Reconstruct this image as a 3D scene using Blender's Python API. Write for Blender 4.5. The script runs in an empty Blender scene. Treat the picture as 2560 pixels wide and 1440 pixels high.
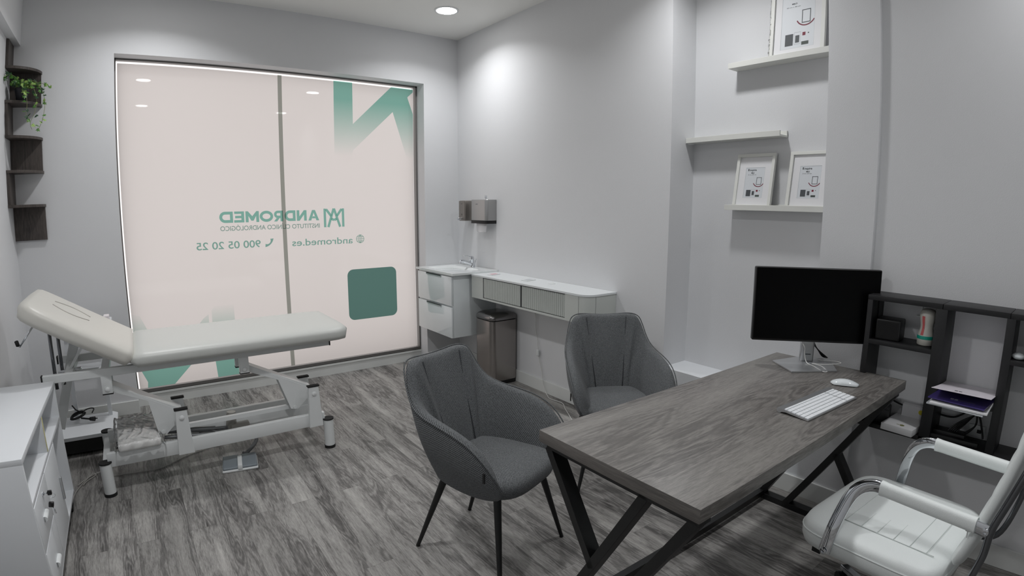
import bpy, bmesh, math, random
from mathutils import Vector, Matrix, Euler
random.seed(7)
S = bpy.context.scene
COL = S.collection
PI = math.pi
R = math.radians

# ------------------------------------------------------------------ camera
cd = bpy.data.cameras.new('camera')
cam = bpy.data.objects.new('camera', cd); COL.objects.link(cam)
rt = Vector((0.80278568, -0.59626365, 0.00219396)); up = Vector((0.08817201, 0.12234871, 0.98856284)); fw = Vector((0.58971252, 0.79341064, -0.15079356))
M3 = Matrix((rt, up, -fw)).transposed()
cam.matrix_world = Matrix.Translation((0, 0, 1.5)) @ M3.to_4x4()
cd.type = 'PANO'; cd.sensor_width = 36.0; cd.sensor_height = 20.25; cd.sensor_fit = 'HORIZONTAL'
cd.clip_start = 0.02; cd.clip_end = 60
KP = [0.7251248697356325, 0.03181917956810664, -0.13797505371571406, 0.05078468327813417]   # wide lens, slight barrel bend
def lens(o):
    o.panorama_type = 'FISHEYE_LENS_POLYNOMIAL'
    o.fisheye_fov = PI
    o.fisheye_polynomial_k0 = 0.0
    q = 2560 / 36.0 / 1000
    for i, k in enumerate(KP): setattr(o, 'fisheye_polynomial_k%d' % (i + 1), -k * q ** (i + 1))
try: lens(cd)
except Exception: lens(cd.cycles)
S.camera = cam
S.view_settings.view_transform = 'Standard'
try: S.view_settings.look = 'None'
except Exception: pass
S.view_settings.gamma = 1.0
S.view_settings.use_curve_mapping = False
S.view_settings.exposure = 0.0

# ------------------------------------------------------------------ daylight outside the shop window
w = bpy.data.worlds.new('daylight'); S.world = w; w.use_nodes = True
bg = w.node_tree.nodes['Background']; bg.inputs[0].default_value = (1.0, 0.945, 0.925, 1); bg.inputs[1].default_value = 1.18
LAMP = 14.0          # ceiling downlight power (used by the lamp builder)

# ------------------------------------------------------------------ materials
def lin(c):
    return tuple(((v / 255) / 12.92 if v / 255 <= 0.04045 else ((v / 255 + 0.055) / 1.055) ** 2.4) for v in c) + (1,)
MATS = {}
def mat(name, rgb, rough=0.5, metal=0.0, bump=0.0, bscale=60.0, spec=0.5, vary=0.0, vscale=4.0, aniso=None, coat=0.0, sheen=0.0):
    if name in MATS: return MATS[name]
    m = bpy.data.materials.new(name); m.use_nodes = True; nt = m.node_tree; N = nt.nodes; L = nt.links
    b = N['Principled BSDF']; b.inputs['Base Color'].default_value = lin(rgb); b.inputs['Roughness'].default_value = rough
    b.inputs['Metallic'].default_value = metal; b.inputs['Specular IOR Level'].default_value = spec
    if coat: b.inputs['Coat Weight'].default_value = coat; b.inputs['Coat Roughness'].default_value = 0.1
    if sheen: b.inputs['Sheen Weight'].default_value = sheen
    tc = N.new('ShaderNodeTexCoord')
    mp = N.new('ShaderNodeMapping'); L.new(tc.outputs['Object'], mp.inputs[0])
    if aniso: mp.inputs['Scale'].default_value = aniso
    nz = N.new('ShaderNodeTexNoise'); nz.inputs['Scale'].default_value = vscale; nz.inputs['Detail'].default_value = 5
    L.new(mp.outputs[0], nz.inputs['Vector'])
    rp = N.new('ShaderNodeMix'); rp.data_type = 'RGBA'
    k = 1 - vary; c = lin(rgb)
    rp.inputs[6].default_value = (c[0] * k, c[1] * k, c[2] * k, 1); rp.inputs[7].default_value = (min(1, c[0] * (1 + vary)), min(1, c[1] * (1 + vary)), min(1, c[2] * (1 + vary)), 1)
    L.new(nz.outputs[0], rp.inputs[0]); L.new(rp.outputs[2], b.inputs['Base Color'])
    if bump:
        n2 = N.new('ShaderNodeTexNoise'); n2.inputs['Scale'].default_value = bscale; n2.inputs['Detail'].default_value = 3
        L.new(mp.outputs[0], n2.inputs['Vector'])
        bp = N.new('ShaderNodeBump'); bp.inputs['Strength'].default_value = bump; bp.inputs['Distance'].default_value = 0.002
        L.new(n2.outputs[0], bp.inputs['Height']); L.new(bp.outputs[0], b.inputs['Normal'])
    MATS[name] = m; return m

wall_m = mat('wall_paint', (220, 221, 223), 0.62, bump=0.25, bscale=260, vary=0.012, vscale=2)
ceil_m = mat('ceiling_paint', (240, 240, 237), 0.8, vary=0.01)
base_m = mat('skirting_white', (222, 224, 222), 0.45, vary=0.01)
white_lam = mat('white_laminate', (226, 229, 232), 0.35, vary=0.01, bump=0.05, bscale=300)
white_gloss = mat('gloss_white', (226, 232, 234), 0.07, vary=0.005, coat=0.5)
ceramic = mat('white_ceramic', (236, 240, 240), 0.1, vary=0.004, coat=0.4)
greige = mat('greige_lacquer', (198, 202, 198), 0.4, vary=0.01)
frame_w = mat('white_steel', (226, 229, 229), 0.3, vary=0.01)
ledge_m = mat('ledge_white', (224, 225, 220), 0.5, vary=0.01)
black_lam = mat('black_laminate', (22, 22, 24), 0.45, vary=0.08, vscale=30, bump=0.1, bscale=200, aniso=(1, 8, 1))
black_metal = mat('black_steel', (14, 15, 16), 0.42, vary=0.05, bump=0.1, bscale=400)
black_pl = mat('black_plastic', (18, 18, 19), 0.4, vary=0.05)
rubber = mat('black_rubber', (24, 24, 24), 0.75)
chrome = mat('chrome', (225, 228, 232), 0.08, 1.0, vary=0.01)
steel = mat('brushed_steel', (158, 153, 150), 0.26, 1.0, vary=0.05, vscale=6, aniso=(40, 40, 1), bump=0.05, bscale=30)
steel_lid = mat('polished_steel', (140, 138, 138), 0.17, 1.0, vary=0.03)
disp_m = mat('dispenser_steel', (172, 172, 172), 0.34, 0.85, vary=0.02)
disp_dark = mat('dispenser_dark_steel', (150, 145, 140), 0.36, 0.9, vary=0.02)
alu = mat('aluminium', (196, 198, 200), 0.32, 0.8, vary=0.01)
leather = mat('white_leather', (236, 241, 240), 0.42, bump=0.25, bscale=350, vary=0.01)
vinyl = mat('cream_vinyl', (210, 208, 201), 0.4, bump=0.1, bscale=500, vary=0.008)
vinyl2 = mat('light_grey_vinyl', (204, 206, 202), 0.4, bump=0.1, bscale=500, vary=0.008)
paper = mat('white_paper', (228, 228, 230), 0.6)
print_d = mat('dark_print', (74, 78, 82), 0.6)
print_r = mat('red_print', (118, 28, 50), 0.6)
print_g = mat('pale_grey_print', (188, 192, 196), 0.6)
purple = mat('purple_folder', (64, 52, 118), 0.35, coat=0.3)
clear_pl = mat('clear_sleeve', (200, 204, 208), 0.15, coat=0.5)
screen_m = mat('screen_black', (3, 3, 4), 0.4, spec=0.12)
leaf_m = mat('ivy_green', (70, 116, 44), 0.45, vary=0.4, vscale=12)
leaf_d = mat('ivy_dark_green', (34, 66, 40), 0.45, vary=0.3, vscale=12)
leaf_y = mat('ivy_pale_green', (138, 170, 86), 0.45, vary=0.25, vscale=12)
stem_m = mat('ivy_stem', (120, 128, 78), 0.6)
pot_m = mat('dark_pot', (32, 33, 40), 0.5)
keys_m = mat('white_keys', (236, 239, 242), 0.4)
cable_w = mat('white_cable', (215, 215, 213), 0.45)
cable_k = mat('black_cable', (16, 16, 17), 0.5)
cable_g = mat('grey_cable', (140, 140, 138), 0.5)
pedal_m = mat('grey_pedal', (128, 136, 142), 0.45, vary=0.03)
yellow = mat('yellow_sticker', (214, 200, 40), 0.5)
olive = mat('olive_print', (120, 120, 60), 0.5)
teal_p = mat('teal_band', (20, 160, 140), 0.4)
red_p = mat('pink_red_band', (200, 96, 96), 0.5)
bottle_m = mat('cream_plastic', (206, 204, 196), 0.35, coat=0.3)
brass = mat('yellow_edge', (214, 208, 150), 0.5)
dkgrey = mat('dark_grey_lining', (62, 64, 66), 0.6)

def grain_nodes(nt, vec, long_ax, k_big, k_fine, ring_n, cols, ring_amt=0.16, dark_share=0.5):
    """grey oak: broad long light/dark zones, ring lines following them, short fine pores"""
    N = nt.nodes; L = nt.links
    def sc(v):      # scale vector with the long axis first
        return {'x': (v[0], v[1], v[1]), 'y': (v[1], v[0], v[1]), 'z': (v[1], v[1], v[0])}[long_ax]
    m2 = N.new('ShaderNodeMapping'); m2.inputs['Scale'].default_value = sc(k_big); L.new(vec, m2.inputs[0])
    n1 = N.new('ShaderNodeTexNoise'); n1.inputs['Scale'].default_value = 1.0; n1.inputs['Detail'].default_value = 2.2; n1.inputs['Roughness'].default_value = 0.45; n1.inputs['Distortion'].default_value = 0.5; L.new(m2.outputs[0], n1.inputs['Vector'])
    m3 = N.new('ShaderNodeMapping'); m3.inputs['Scale'].default_value = sc(k_fine); L.new(vec, m3.inputs[0])
    n2 = N.new('ShaderNodeTexNoise'); n2.inputs['Scale'].default_value = 1.0; n2.inputs['Detail'].default_value = 6; n2.inputs['Roughness'].default_value = 0.72; n2.inputs['Distortion'].default_value = 0.6; L.new(m3.outputs[0], n2.inputs['Vector'])
    m4 = N.new('ShaderNodeMapping'); m4.inputs['Scale'].default_value = sc((k_fine[0] * 3.2, k_fine[1] * 2.6)); L.new(vec, m4.inputs[0])
    n3 = N.new('ShaderNodeTexNoise'); n3.inputs['Scale'].default_value = 1.0; n3.inputs['Detail'].default_value = 4; n3.inputs['Roughness'].default_value = 0.7; L.new(m4.outputs[0], n3.inputs['Vector'])
    # rings
    ad = N.new('ShaderNodeMath'); ad.operation = 'MULTIPLY_ADD'; ad.inputs[1].default_value = 0.06; L.new(n2.outputs[0], ad.inputs[0]); L.new(n1.outputs[0], ad.inputs[2])
    sm = N.new('ShaderNodeMath'); sm.operation = 'MULTIPLY'; sm.inputs[1].default_value = ring_n; L.new(ad.outputs[0], sm.inputs[0])
    sn = N.new('ShaderNodeMath'); sn.operation = 'SINE'; L.new(sm.outputs[0], sn.inputs[0])
    dk = N.new('ShaderNodeMapRange'); dk.inputs[1].default_value = 0.62; dk.inputs[2].default_value = 0.40; L.new(n1.outputs[0], dk.inputs[0])      # strong rings only in the dark hearts
    rm = N.new('ShaderNodeMath'); rm.operation = 'MULTIPLY'; L.new(sn.outputs[0], rm.inputs[0]); L.new(dk.outputs[0], rm.inputs[1])
    # sum
    a = N.new('ShaderNodeMath'); a.operation = 'MULTIPLY_ADD'; a.inputs[1].default_value = dark_share; L.new(n1.outputs[0], a.inputs[0])
    b = N.new('ShaderNodeMath'); b.operation = 'MULTIPLY_ADD'; b.inputs[1].default_value = 0.42; L.new(n2.outputs[0], b.inputs[0])
    c = N.new('ShaderNodeMath'); c.operation = 'MULTIPLY_ADD'; c.inputs[1].default_value = 0.34; L.new(n3.outputs[0], c.inputs[0])
    d = N.new('ShaderNodeMath'); d.operation = 'MULTIPLY'; d.inputs[1].default_value = ring_amt; L.new(rm.outputs[0], d.inputs[0])
    L.new(d.outputs[0], c.inputs[2]); L.new(c.outputs[0], b.inputs[2]); L.new(b.outputs[0], a.inputs[2])
    mid = 0.5 * (dark_share + 0.42 + 0.34)
    cr = N.new('ShaderNodeValToRGB'); e = cr.color_ramp.elements
    e[0].position = mid - 0.22; e[0].color = lin(cols[0]); e[1].position = mid + 0.22; e[1].color = lin(cols[3])
    x = e.new(mid - 0.06); x.color = lin(cols[1]); x = e.new(mid + 0.04); x.color = lin(cols[2])
    L.new(a.outputs[0], cr.inputs[0]); return cr, a
def floor_mat():
    m = bpy.data.materials.new('grey_oak_planks'); m.use_nodes = True; nt = m.node_tree; N = nt.nodes; L = nt.links
    b = N['Principled BSDF']
    tc = N.new('ShaderNodeTexCoord')
    mp = N.new('ShaderNodeMapping'); mp.inputs['Rotation'].default_value = (0, 0, PI / 2); mp.inputs['Location'].default_value = (0.3, 0.037, 0); L.new(tc.outputs['Object'], mp.inputs[0])
    br = N.new('ShaderNodeTexBrick'); br.offset = 0.41; br.offset_frequency = 2; br.squash = 1
    br.inputs['Color1'].default_value = (0, 0, 0, 1); br.inputs['Color2'].default_value = (1, 1, 1, 1); br.inputs['Mortar'].default_value = (0.5, 0.5, 0.5, 1)
    br.inputs['Scale'].default_value = 1; br.inputs['Mortar Size'].default_value = 0.0005; br.inputs['Mortar Smooth'].default_value = 0.3
    br.inputs['Brick Width'].default_value = 1.18; br.inputs['Row Height'].default_value = 0.123
    L.new(mp.outputs[0], br.inputs['Vector'])
    mul = N.new('ShaderNodeVectorMath'); mul.operation = 'MULTIPLY'; mul.inputs[1].default_value = (17.3, 9.1, 5.7); L.new(br.outputs['Color'], mul.inputs[0])
    add = N.new('ShaderNodeVectorMath'); add.operation = 'ADD'; L.new(mp.outputs[0], add.inputs[0]); L.new(mul.outputs[0], add.inputs[1])
    cr, a = grain_nodes(nt, add.outputs[0], 'x', (1.5, 12.0), (9.0, 90.0), 85.0, FLOOR_COLS, 0.06, 0.55)
    hs = N.new('ShaderNodeHueSaturation'); L.new(cr.outputs[0], hs.inputs['Color'])
    bw = N.new('ShaderNodeRGBToBW'); L.new(br.outputs['Color'], bw.inputs[0])
    vv = N.new('ShaderNodeMath'); vv.operation = 'MULTIPLY_ADD'; vv.inputs[1].default_value = 0.22; vv.inputs[2].default_value = 0.89; L.new(bw.outputs[0], vv.inputs[0]); L.new(vv.outputs[0], hs.inputs['Value'])
    mo = N.new('ShaderNodeMix'); mo.data_type = 'RGBA'; mo.inputs[7].default_value = lin((84, 82, 80)); L.new(br.outputs['Fac'], mo.inputs[0]); L.new(hs.outputs[0], mo.inputs[6])
    L.new(mo.outputs[2], b.inputs['Base Color'])
    b.inputs['Roughness'].default_value = 0.45; b.inputs['Specular IOR Level'].default_value = 0.35
    bp = N.new('ShaderNodeBump'); bp.inputs['Strength'].default_value = 0.12; bp.inputs['Distance'].default_value = 0.002
    L.new(a.outputs[0], bp.inputs['Height']); L.new(bp.outputs[0], b.inputs['Normal'])
    return m
FLOOR_COLS = [(66, 64, 63), (108, 106, 104), (144, 142, 139), (180, 178, 174)]
def wood_mat(name, cols, axis='x', rough=0.45, big=(1.0, 7.0), fine=(9.0, 120.0), rings=120.0, ramt=0.06, share=0.40):
    m = bpy.data.materials.new(name); m.use_nodes = True; nt = m.node_tree; N = nt.nodes; L = nt.links
    b = N['Principled BSDF']; tc = N.new('ShaderNodeTexCoord')
    cr, a = grain_nodes(nt, tc.outputs['Object'], axis, big, fine, rings, cols, ramt, share)
    L.new(cr.outputs[0], b.inputs['Base Color']); b.inputs['Roughness'].default_value = rough
    bp = N.new('ShaderNodeBump'); bp.inputs['Strength'].default_value = 0.25; bp.inputs['Distance'].default_value = 0.002; L.new(a.outputs[0], bp.inputs['Height']); L.new(bp.outputs[0], b.inputs['Normal'])
    return m
def fabric_mat():
    m = bpy.data.materials.new('grey_tweed'); m.use_nodes = True; nt = m.node_tree; N = nt.nodes; L = nt.links
    b = N['Principled BSDF']; tc = N.new('ShaderNodeTexCoord'); mp = N.new('ShaderNodeMapping'); mp.inputs['Rotation'].default_value = (0.3, 0.5, 0.7); L.new(tc.outputs['Object'], mp.inputs[0])
    w1 = N.new('ShaderNodeTexWave'); w1.inputs['Scale'].default_value = 62; w1.inputs['Distortion'].default_value = 2.2; w1.inputs['Detail'].default_value = 2; w1.inputs['Detail Scale'].default_value = 6; L.new(mp.outputs[0], w1.inputs['Vector'])
    n1 = N.new('ShaderNodeTexNoise'); n1.inputs['Scale'].default_value = 330; n1.inputs['Detail'].default_value = 2; L.new(tc.outputs['Object'], n1.inputs['Vector'])
    ad = N.new('ShaderNodeMath'); ad.operation = 'MULTIPLY_ADD'; ad.inputs[1].default_value = 0.4; L.new(w1.outputs['Fac'], ad.inputs[0]); 
    m5 = N.new('ShaderNodeMath'); m5.operation = 'MULTIPLY'; m5.inputs[1].default_value = 0.75; L.new(n1.outputs[0], m5.inputs[0]); L.new(m5.outputs[0], ad.inputs[2])
    cr = N.new('ShaderNodeValToRGB'); e = cr.color_ramp.elements; e[0].position = 0.25; e[0].color = lin((38, 39, 40)); e[1].position = 0.85; e[1].color = lin((124, 127, 129))
    L.new(ad.outputs[0], cr.inputs[0]); L.new(cr.outputs[0], b.inputs['Base Color']); b.inputs['Roughness'].default_value = 0.92; b.inputs['Sheen Weight'].default_value = 0.08; b.inputs['Specular IOR Level'].default_value = 0.15
    bp = N.new('ShaderNodeBump'); bp.inputs['Strength'].default_value = 0.5; bp.inputs['Distance'].default_value = 0.0015; L.new(ad.outputs[0], bp.inputs['Height']); L.new(bp.outputs[0], b.inputs['Normal'])
    return m
def film_mat():   # frosted film on the shop window: daylight passes through it, diffused; the room side is smooth
    m = bpy.data.materials.new('frosted_film'); m.use_nodes = True; nt = m.node_tree; N = nt.nodes; L = nt.links
    N.remove(N['Principled BSDF']); out = N['Material Output']
    t = N.new('ShaderNodeBsdfTranslucent'); t.inputs[0].default_value = (0.62, 0.60, 0.59, 1)
    d = N.new('ShaderNodeBsdfDiffuse'); d.inputs[0].default_value = (0.62, 0.60, 0.59, 1)
    mx = N.new('ShaderNodeMixShader'); mx.inputs[0].default_value = 0.12; L.new(t.outputs[0], mx.inputs[1]); L.new(d.outputs[0], mx.inputs[2])
    g = N.new('ShaderNodeBsdfGlossy'); g.inputs[0].default_value = (1, 1, 1, 1); g.inputs['Roughness'].default_value = 0.02
    fr = N.new('ShaderNodeFresnel'); fr.inputs[0].default_value = 1.45
    m2 = N.new('ShaderNodeMixShader'); L.new(fr.outputs[0], m2.inputs[0]); L.new(mx.outputs[0], m2.inputs[1]); L.new(g.outputs[0], m2.inputs[2])
    L.new(m2.outputs[0], out.inputs[0]); return m
def tint_mat(name, rgb, fade=None):   # transparent tint on the film: coloured ink, and the painted mullion shadow; fade=(z0,z1): printed blend from no ink to full ink
    m = bpy.data.materials.new(name); m.use_nodes = True; nt = m.node_tree; N = nt.nodes; L = nt.links
    N.remove(N['Principled BSDF']); out = N['Material Output']
    t = N.new('ShaderNodeBsdfTransparent'); t.inputs[0].default_value = rgb + (1,); L.new(t.outputs[0], out.inputs[0])
    if fade:
        tc = N.new('ShaderNodeTexCoord'); sx = N.new('ShaderNodeSeparateXYZ'); L.new(tc.outputs['Object'], sx.inputs[0])
        mr = N.new('ShaderNodeMapRange'); mr.inputs[1].default_value = fade[0]; mr.inputs[2].default_value = fade[1]; L.new(sx.outputs[2], mr.inputs[0])
        mx = N.new('ShaderNodeMix'); mx.data_type = 'RGBA'; mx.inputs[6].default_value = (1, 1, 1, 1); mx.inputs[7].default_value = rgb + (1,)
        L.new(mr.outputs[0], mx.inputs[0]); L.new(mx.outputs[2], t.inputs[0])
    return m
def glow_mat(name, rgb, s):
    m = bpy.data.materials.new(name); m.use_nodes = True; nt = m.node_tree; N = nt.nodes
    b = N['Principled BSDF']; b.inputs['Emission Color'].default_value = rgb + (1,); b.inputs['Emission Strength'].default_value = s; return m
def plastic_film():
    m = bpy.data.materials.new('clear_plastic_bag'); m.use_nodes = True; nt = m.node_tree; N = nt.nodes; L = nt.links
    N.remove(N['Principled BSDF']); out = N['Material Output']
    t = N.new('ShaderNodeBsdfTransparent'); t.inputs[0].default_value = (0.985, 0.985, 0.985, 1)
    g = N.new('ShaderNodeBsdfGlossy'); g.inputs['Roughness'].default_value = 0.16
    fr = N.new('ShaderNodeFresnel'); fr.inputs[0].default_value = 1.55
    mx = N.new('ShaderNodeMixShader'); L.new(fr.outputs[0], mx.inputs[0]); L.new(t.outputs[0], mx.inputs[1]); L.new(g.outputs[0], mx.inputs[2]); L.new(mx.outputs[0], out.inputs[0]); return m
floor_m = floor_mat()
desk_m = wood_mat('grey_oak_desk', [(72, 69, 67), (98, 95, 92), (122, 119, 115), (148, 145, 140)], 'x', 0.40)
desk_e = wood_mat('grey_oak_desk_end', [(62, 59, 57), (84, 81, 78), (104, 100, 96), (126, 122, 117)], 'y', 0.45, (1.5, 25.0), (9.0, 300.0), 40.0, 0.02)
dark_wood = wood_mat('dark_brown_oak', [(44, 39, 37), (60, 54, 51), (76, 69, 65), (94, 87, 82)], 'z', 0.5)
fab = fabric_mat(); film = film_mat(); bagm = plastic_film()
TEAL = (0.30, 0.61, 0.54)

# ------------------------------------------------------------------ mesh helpers
class MB:
    def __init__(s): s.bm = bmesh.new()
    def box(s, lo, hi, bev=0.0, seg=2, rot=None, piv=None):
        g = bmesh.ops.create_cube(s.bm, size=1.0); vs = g['verts']
        lo, hi = Vector(lo), Vector(hi); c = (lo + hi) / 2; d = hi - lo
        for v in vs: v.co = Vector((v.co.x * d.x, v.co.y * d.y, v.co.z * d.z)) + c
        if bev:
            es = list({e for v in vs for e in v.link_edges})
            r = bmesh.ops.bevel(s.bm, geom=es, offset=bev, segments=seg, affect='EDGES', profile=0.5); vs = list({v for f in r['faces'] for v in f.verts} | {v for v in vs if v.is_valid})
        if rot is not None:
            p = Vector(piv) if piv is not None else c
            for v in vs: v.co = rot @ (v.co - p) + p
        return vs
    def tube(s, pts, r, n=12, cap=True, closed=False, rs=None, flat=None):
        pts = [Vector(p) for p in pts]; rings = []; k = len(pts)
        prev = None
        for i, p in enumerate(pts):
            a = pts[i - 1] if (i > 0 or closed) else p; b = pts[(i + 1) % k] if (i < k - 1 or closed) else p
            t = (b - a).normalized()
            if prev is None:
                u = t.orthogonal().normalized() if abs(t.z) > 0.99 else Vector((0, 0, 1)).cross(t).normalized()
            else:
                u = (prev - t * prev.dot(t)); u = u.normalized() if u.length > 1e-6 else t.orthogonal().normalized()
            prev = u; v = t.cross(u); rr = rs[i] if rs else r
            f = flat if flat else 1.0
            rings.append([s.bm.verts.new(p + (u * math.cos(2 * PI * j / n) * rr + v * math.sin(2 * PI * j / n) * rr * f)) for j in range(n)])
        for i in range(k if closed else k - 1):
            A, B = rings[i], rings[(i + 1) % k]
            for j in range(n): s.bm.faces.new((A[j], A[(j + 1) % n], B[(j + 1) % n], B[j]))
        if cap and not closed: s.bm.faces.new(list(reversed(rings[0]))); s.bm.faces.new(rings[-1])
    def bar(s, a, b, w, h, side=None):     # rectangular tube from a to b; w along 'side', h across
        a, b = Vector(a), Vector(b); t = (b - a).normalized()
        u = (Vector(side) - t * Vector(side).dot(t)).normalized() if side else (Vector((0, 0, 1)).cross(t) if abs(t.z) < 0.99 else Vector((1, 0, 0))).normalized()
        v = t.cross(u); R_ = []
        for p in (a, b): R_.append([s.bm.verts.new(p + u * x * w / 2 + v * y * h / 2) for x, y in ((-1, -1), (1, -1), (1, 1), (-1, 1))])
        A, B = R_
        for j in range(4): s.bm.faces.new((A[j], A[(j + 1) % 4], B[(j + 1) % 4], B[j]))
        s.bm.faces.new(list(reversed(A))); s.bm.faces.new(B)
    def lathe(s, prof, n=24, c=(0, 0, 0), M=None):
        c = Vector(c); rings = []
        for r, z in prof:
            ring = []
            for j in range(n):
                p = Vector((r * math.cos(2 * PI * j / n), r * math.sin(2 * PI * j / n), z))
                if M is not None: p = M @ p
                ring.append(s.bm.verts.new(p + c))
            rings.append(ring)
        for A, B in zip(rings, rings[1:]):
            for j in range(n): s.bm.faces.new((A[j], A[(j + 1) % n], B[(j + 1) % n], B[j]))
        s.bm.faces.new(list(reversed(rings[0]))); s.bm.faces.new(rings[-1])
    def prism(s, poly, h0, h1, axes='xy', M=None):   # extrude a 2D outline
        def P(a, b, h):
            p = {'xy': Vector((a, b, h)), 'xz': Vector((a, h, b)), 'yz': Vector((h, a, b))}[axes]
            return M @ p if M is not None else p
        A = [s.bm.verts.new(P(a, b, h0)) for a, b in poly]; B = [s.bm.verts.new(P(a, b, h1)) for a, b in poly]; n = len(poly)
        s.bm.faces.new(list(reversed(A))); s.bm.faces.new(B)
        for j in range(n): s.bm.faces.new((A[j], A[(j + 1) % n], B[(j + 1) % n], B[j]))
    def face(s, pts): return s.bm.faces.new([s.bm.verts.new(Vector(p)) for p in pts])
    def grid(s, rows, closed_u=False, closed_v=False):
        V = [[s.bm.verts.new(Vector(p)) for p in r] for r in rows]; a, b = len(V), len(V[0])
        for i in range(a if closed_v else a - 1):
            for j in range(b if closed_u else b - 1):
                s.bm.faces.new((V[i][j], V[i][(j + 1) % b], V[(i + 1) % a][(j + 1) % b], V[(i + 1) % a][j]))
        return V
    def build(s, name, m, parent=None, smooth=False, sub=0, auto=None, bevel=0.0):
        bmesh.ops.recalc_face_normals(s.bm, faces=s.bm.faces)
        me = bpy.data.meshes.new(name); s.bm.to_mesh(me); s.bm.free(); me.materials.append(m)
        o = bpy.data.objects.new(name, me); COL.objects.link(o)
        if parent: o.parent = parent
        if smooth or auto is not None:
            for p in me.polygons: p.use_smooth = True
            if auto is not None:
                bm = bmesh.new(); bm.from_mesh(me)
                for e in bm.edges:
                    if len(e.link_faces) == 2 and e.calc_face_angle(0) > R(auto): e.smooth = False
                bm.to_mesh(me); bm.free()
        if bevel: b = o.modifiers.new('bevel', 'BEVEL'); b.width = bevel; b.segments = 2; b.limit_method = 'ANGLE'
        if sub: q = o.modifiers.new('sub', 'SUBSURF'); q.levels = sub; q.render_levels = sub
        return o
def tag(o, label, cat, group=None):
    o['label'] = label; o['category'] = cat
    if group: o['group'] = group
    return o
def thing(name, label, cat, loc=(0, 0, 0), rz=0.0, group=None, rot=None):
    o = bpy.data.objects.new(name, None); COL.objects.link(o); o.location = loc
    o.rotation_euler = rot if rot is not None else (0, 0, rz); o.empty_display_size = 0.1
    return tag(o, label, cat, group)
def struct(o): o['kind'] = 'structure'; return o
def box(name, lo, hi, m, parent=None, bev=0.0, smooth=False):
    b = MB(); b.box(lo, hi, bev); return b.build(name, m, parent, auto=35 if bev else None)
def spline(ctrl, n=8):
    P = [Vector(p) for p in ctrl]; out = []
    for i in range(len(P) - 1):
        p0 = P[max(i - 1, 0)]; p1 = P[i]; p2 = P[i + 1]; p3 = P[min(i + 2, len(P) - 1)]
        for k in range(n):
            t = k / n; out.append(0.5 * ((2 * p1) + (p2 - p0) * t + (2 * p0 - 5 * p1 + 4 * p2 - p3) * t * t + (3 * p1 - p0 - 3 * p2 + p3) * t ** 3))
    out.append(P[-1]); return out
def text_mesh(name, txt, m, parent, size, M, align='LEFT', bold=0.0, spacing=1.0, width=None):
    cu = bpy.data.curves.new(name, 'FONT'); cu.body = txt; cu.size = size; cu.align_x = align; cu.offset = bold; cu.space_character = spacing
    o = bpy.data.objects.new(name + '_tmp', cu); COL.objects.link(o)
    dg = bpy.context.evaluated_depsgraph_get(); me = bpy.data.meshes.new_from_object(o.evaluated_get(dg))
    bpy.data.objects.remove(o); bpy.data.curves.remove(cu)
    xs = [v.co.x for v in me.vertices]; w0 = (max(xs) - min(xs)) if xs else 1; x0 = min(xs) if xs else 0
    k = width / w0 if width else 1.0
    for v in me.vertices:
        if width: v.co.x = (v.co.x - x0) * k
        v.co = M @ v.co
    me.materials.clear(); me.materials.append(m)
    ob = bpy.data.objects.new(name, me); COL.objects.link(ob)
    if parent: ob.parent = parent
    return ob

# ------------------------------------------------------------------ the room
YW = 4.561; XR = 2.743; XL = -0.76; HC = 3.049; YB = -2.2
YG = 4.72                                  # glass plane
NX = XR + 0.236; N0 = YW - 2.471; N1 = YW - 3.405; N2 = YW - 3.651; XR2 = XR + 0.0215
T = 0.25
def wy(s): return YW - s                   # distance from the far corner along the right wall
b = MB(); b.box((XL - T, YB - T, -0.1), (NX + T, YW + 0.6, 0)); struct(b.build('floor', floor_m))
b = MB(); b.box((XL - T, YB - T, HC), (NX + T, YW + 0.6, HC + 0.1)); struct(b.build('ceiling', ceil_m))
# window wall with its opening
W0, W1, WT = -0.076, 2.385, 2.600
b = MB()
b.box((XL - T, YW, 0), (W0, YW + T, HC)); b.box((W1, YW, 0), (NX + T, YW + T, HC)); b.box((W0, YW, WT), (W1, YW + T, HC))
struct(b.build('wall_front', wall_m))
b = MB(); b.box((XL - T, YB, 0), (XL, YW, HC)); struct(b.build('wall_left', wall_m))
b = MB(); b.box((XL - T, YB - T, 0), (NX + T, YB, HC)); struct(b.build('wall_back', wall_m))
b = MB(); o = [(XR, YW), (XR, N0), (NX, N0), (NX, N1), (XR, N1), (XR, N2), (XR2, N2), (XR2, YB), (NX + T, YB), (NX + T, YW)]
b.prism(o, 0, HC); struct(b.build('wall_right', wall_m))
b = MB(); b.box((XL, YB, 2.63), (-0.698, YW, HC)); struct(b.build('trim_1', wall_m))          # boxed-in beam along the left wall
b = MB(); b.box((XR, N1, 0), (NX, N0, 0.490)); struct(b.build('trim_2', white_lam))             # boxed-in step inside the niche
# skirting
BH = 0.101; BT = 0.012
b = MB(); b.box((XL, YW - BT, 0), (W0, YW, BH)); b.box((W1, YW - BT, 0), (XR, YW, BH)); struct(b.build('baseboard_front', base_m, bevel=0.002))
b = MB(); b.box((XR - BT, N2, 0), (XR, YW - BT, BH)); b.box((XR2 - BT, YB, 0), (XR2, N2, BH)); struct(b.build('baseboard_right', base_m, bevel=0.002))
b = MB(); b.box((XL, YB, 0), (XL + BT, YW - BT, BH)); struct(b.build('baseboard_left', base_m, bevel=0.002))
# plinth under the window
b = MB(); b.box((W0, YW + 0.137, 0), (W1, YW + T, 0.100)); b.box((W0, YW + 0.13, 0.085), (W1, YW + T, 0.100)); struct(b.build('trim_3', base_m))
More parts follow.
